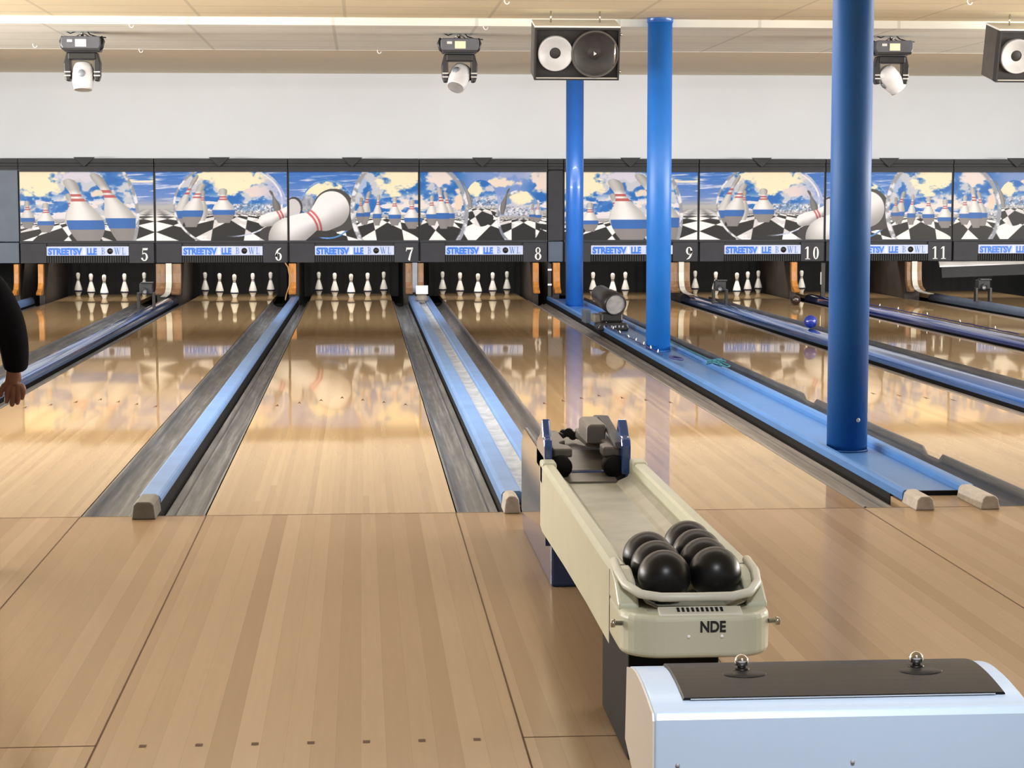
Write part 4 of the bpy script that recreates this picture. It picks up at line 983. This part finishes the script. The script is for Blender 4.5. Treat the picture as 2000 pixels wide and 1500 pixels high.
for k in range(26): a = k * .8; P.append((2.80 + .055 * math.sin(a) + .02 * math.sin(a * 2.3), 6.45 + .18 * math.cos(a * .7), .075 + .02 * (1 + math.sin(a * 1.7))))
tag(obj('tangled_cord', MB().tube(P, .006, 6), M['cord_teal']), 'tangled teal cord lying on the far rim of the blue deck', 'cord')
tag(obj('cord_loop', MB().tube([(2.63 + .05 * math.cos(a / 10 * PI), 7.35 + .14 * math.sin(a / 10 * PI), .05 + .016 * math.sin(a / 20 * PI)) for a in range(21)], .009, 6), M['cord_navy']), 'dark cord loop on the blue deck at the foot of the bright post', 'cord')
t = thing('marker_pole', 'thin grey pole with two white bands standing at the far end of the blue deck', 'pole', (2.53, 17.2, .02))
obj('pole', MB().box(2.51, 2.553, 17.18, 17.22, .059, .48), M['mask_grey'], t, .004)
for z in (.21, .40): obj('white_band', MB().box(2.508, 2.557, 17.172, 17.19, z - .01, z + .012), M['white'], t)
t = thing('marker_pole', 'thin dark pole with pale edge ending the divider of lanes ten and eleven', 'pole', (6.07, 17.2, .02))
obj('pole', MB().box(6.045, 6.10, 17.18, 17.22, .0, .48), M['light_black'], t, .004)
obj('pale_edge', MB().box(6.038, 6.046, 17.175, 17.2, .2, .36), M['digit'], t)
tag(obj('wall_cable', MB().tube([(-.83, 17.38, .49), (-.795, 17.36, .44), (-.775, 17.36, .33), (-.78, 17.36, .2), (-.82, 17.34, .08), (-.83, 17.3, .02)], .009, 6), M['cable_tan']), 'tan cable sagging beside the slim orange kickback edge', 'cable')

# ------------------------------------------------------------------ child standing at the edge of the approach
def skin_obj(name, verts, edges, mat, parent, sub=2, off=(0, 0, 0)):
    me = bpy.data.meshes.new(name)
    me.from_pydata([(x - off[0], y - off[1], z - off[2]) for x, y, z, r in verts], edges, []); me.materials.append(mat)
    o = bpy.data.objects.new(name, me); C.objects.link(o)
    bm = bmesh.new(); bm.from_mesh(me); lay = bm.verts.layers.skin.verify(); bm.verts.ensure_lookup_table()
    for k, (x, y, z, r) in enumerate(verts):
        rr = r if isinstance(r, tuple) else (r, r); bm.verts[k][lay].radius = rr; bm.verts[k][lay].use_root = (k == 0)
    bm.to_mesh(me); bm.free()
    s = o.modifiers.new('skin', 'SKIN'); s.use_smooth_shade = True; s.branch_smoothing = .4
    u = o.modifiers.new('sub', 'SUBSURF'); u.levels = sub; u.render_levels = sub
    dg = bpy.context.evaluated_depsgraph_get(); dg.update()
    m2 = bpy.data.meshes.new_from_object(o.evaluated_get(dg)); o.modifiers.clear(); o.data = m2
    for p in m2.polygons: p.use_smooth = True
    if not m2.materials: m2.materials.append(mat)
    if parent is not None: o.parent = parent
    return o
px, py = -1.325, -1.30
t = thing('person', 'child in black sweatshirt and dark jeans standing, one arm hanging, at the picture edge', 'person', (px, py, 0))
o_ = (px, py, 0)
def V(*a): return [(px + x, py + y, z, r) for x, y, z, r in a]
# one continuous body: legs, trunk, arms, hands with five fingers, neck, head
vs = V((0, 0, .66, .095), (0, -.005, .80, .09), (0, .0, .94, .10), (0, 0, 1.04, .085), (0, .01, 1.10, .042), (0, .02, 1.17, .07), (0, .025, 1.26, .078), (0, .02, 1.33, .05))
ed = [(0, 1), (1, 2), (2, 3), (3, 4), (4, 5), (5, 6), (6, 7)]
def chain(start, pts):
    i = start
    for p in pts: vs.append((px + p[0], py + p[1], p[2], p[3])); ed.append((i, len(vs) - 1)); i = len(vs) - 1
    return i
def hand(w, s):
    x, y, z = vs[w][0] - px, vs[w][1] - py, vs[w][2]
    for dx, ml, ln, r in ((-.027, .050, .050, .0105), (-.008, .056, .056, .011), (.011, .053, .052, .0105), (.028, .046, .041, .0095)):
        chain(w, [(x + s * dx * .7, y + .004, z - .026, .017), (x + s * dx, y + .008, z - ml, .0145), (x + s * (dx - .003), y + .016, z - ml - ln * .45, r), (x + s * (dx - .010), y + .034, z - ml - ln * .85, r * .92), (x + s * (dx - .012), y + .046, z - ml - ln * .95, r * .8)])
    chain(w, [(x - s * .028, y + .004, z - .022, .0135), (x - s * .046, y + .012, z - .040, .012), (x - s * .056, y + .02, z - .062, .0105), (x - s * .056, y + .026, z - .078, .009)])
for s in (-1, 1):
    w = chain(3, [(s * .125, 0, 1.035, .045), (s * .19, -.012, .90, .036), (s * .215, -.005, .80, .03), (s * .222, .02, .712, .026)])
    hand(w, s)
    k = chain(0, [(s * .075, 0, .60, .07), (s * .08, .0, .36, .05), (s * .08, -.01, .20, .043), (s * .08, -.01, .075, .03), (s * .082, .07, .03, .026)])
body = skin_obj('body', vs, ed, M['skin'], t, 2, o_)
sv = V((0, 0, .55, (.125, .095)), (0, 0, .66, (.13, .1)), (0, -.005, .78, (.126, .1)), (0, 0, .92, (.125, .1)), (0, 0, 1.03, (.11, .085)), (0, .005, 1.085, .056))
se = [(0, 1), (1, 2), (2, 3), (3, 4), (4, 5)]
for s in (-1, 1):
    i = 4
    for p in ((s * .15, 0, 1.045, .068), (s * .205, -.012, .935, .066), (s * .226, -.005, .83, .058), (s * .228, .01, .765, .05), (s * .226, .018, .725, .046)):
        sv.append((px + p[0], py + p[1], p[2], p[3])); se.append((i, len(sv) - 1)); i = len(sv) - 1
obj_s = skin_obj('sweatshirt', sv, se, M['shirt'], t, 2, o_)
jv = V((0, 0, .75, (.112, .088)), (0, 0, .67, (.124, .096)), (0, 0, .60, (.122, .096)))
je = [(0, 1), (1, 2)]
for s in (-1, 1):
    i = 2
    for p in ((s * .08, 0, .52, .078), (s * .085, 0, .34, .062), (s * .085, -.01, .18, .056), (s * .085, -.01, .06, .054)):
        jv.append((px + p[0], py + p[1], p[2], p[3])); je.append((i, len(jv) - 1)); i = len(jv) - 1
skin_obj('jeans', jv, je, M['jeans'], t, 2, o_)
for s in (-1, 1):
    sh = MB().ball((px + s * .085, py + .035, .045), .06, 20, 12, 0, (.72, 1.75, .75)); sh.v = [(x, y, max(z, .0)) for x, y, z in sh.v]
    obj('shoe', sh, M['shoe'], t)
hm = MB().ball((px, py + .012, 1.265), .1, 24, 14, 0, (.92, 1.0, 1.0)); hm.v = [(x, y - (.02 if y > py + .05 else 0), z if not (y > py + .055 and z < 1.285) else max(z, 1.285)) for x, y, z in hm.v]
obj('hair', hm, M['hair'], t)
for s in (-1, 1): obj('eye', MB().ball((px + s * .03, py + .098, 1.235), .009, 12, 8), M['eye'], t)
obj('nose', MB().ball((px, py + .108, 1.215), .012, 12, 8, 0, (.9, 1, 1.3)), M['skin'], t)
obj('mouth', MB().ball((px, py + .096, 1.183), .018, 12, 8, 0, (1, .3, .25)), M['kick_brown'], t)
for s in (-1, 1): obj('ear', MB().ball((px + s * .086, py + .02, 1.22), .02, 12, 8, 0, (.4, .7, 1.2)), M['skin'], t)

# ------------------------------------------------------------------ light
def area(name, loc, size, power, rgb=(1, 1, 1), rot=(0, 0, 0), spread=None):
    l = bpy.data.lights.new(name, 'AREA'); l.shape = 'RECTANGLE'; l.size, l.size_y = size; l.energy = power; l.color = rgb
    if spread: l.spread = spread
    o = bpy.data.objects.new(name, l); C.objects.link(o); o.location = loc; o.rotation_euler = rot; return o
WARM = (1., .955, .89); COOL = (.9, .95, 1.)
for y in (2.4, 3.4, 4.4):
    area('ceiling_tube', (1.5, y, 2.80), (22, .25), 340, WARM, (math.radians(12), 0, 0))
area('ceiling_tube', (1.5, -2.0, 2.80), (20, .3), 150, WARM)
for x, s in ((-8.5, 1), (13., -1)): area('added_side_uplight', (x, 4.5, 1.5), (.3, 11), 2300, WARM, (0, math.radians(180 + 42 * s), 0))  # unseen lamps added at both sides to brighten the ceiling
area('added_wall_wash', (1.5, 11.83, 2.83), (26, .05), 430, (.97, .98, 1.), (math.radians(44), 0, 0), math.radians(106))  # unseen strip added behind the ceiling lip to wash the back wall
area('pin_light', (2.5, 18.2, .93), (14, .12), 130, (1., .95, .86))
area('added_console_fill', (.85, -7.3, 2.75), (.6, .3), 22, COOL, (math.radians(42), 0, 0), math.radians(80))  # unseen lamp added to brighten the console and the rack nose
for x in (.4, 1.5): area('spot_tube', (x, -9.5, 2.78), (.25, .25), 8, (1, .97, .92))
w = bpy.data.worlds.new('world'); scene.world = w; w.use_nodes = True
w.node_tree.nodes['Background'].inputs[0].default_value = (.9, .94, 1., 1); w.node_tree.nodes['Background'].inputs[1].default_value = .7
for o in bpy.data.objects:
    if '_o' in o.keys(): del o['_o']
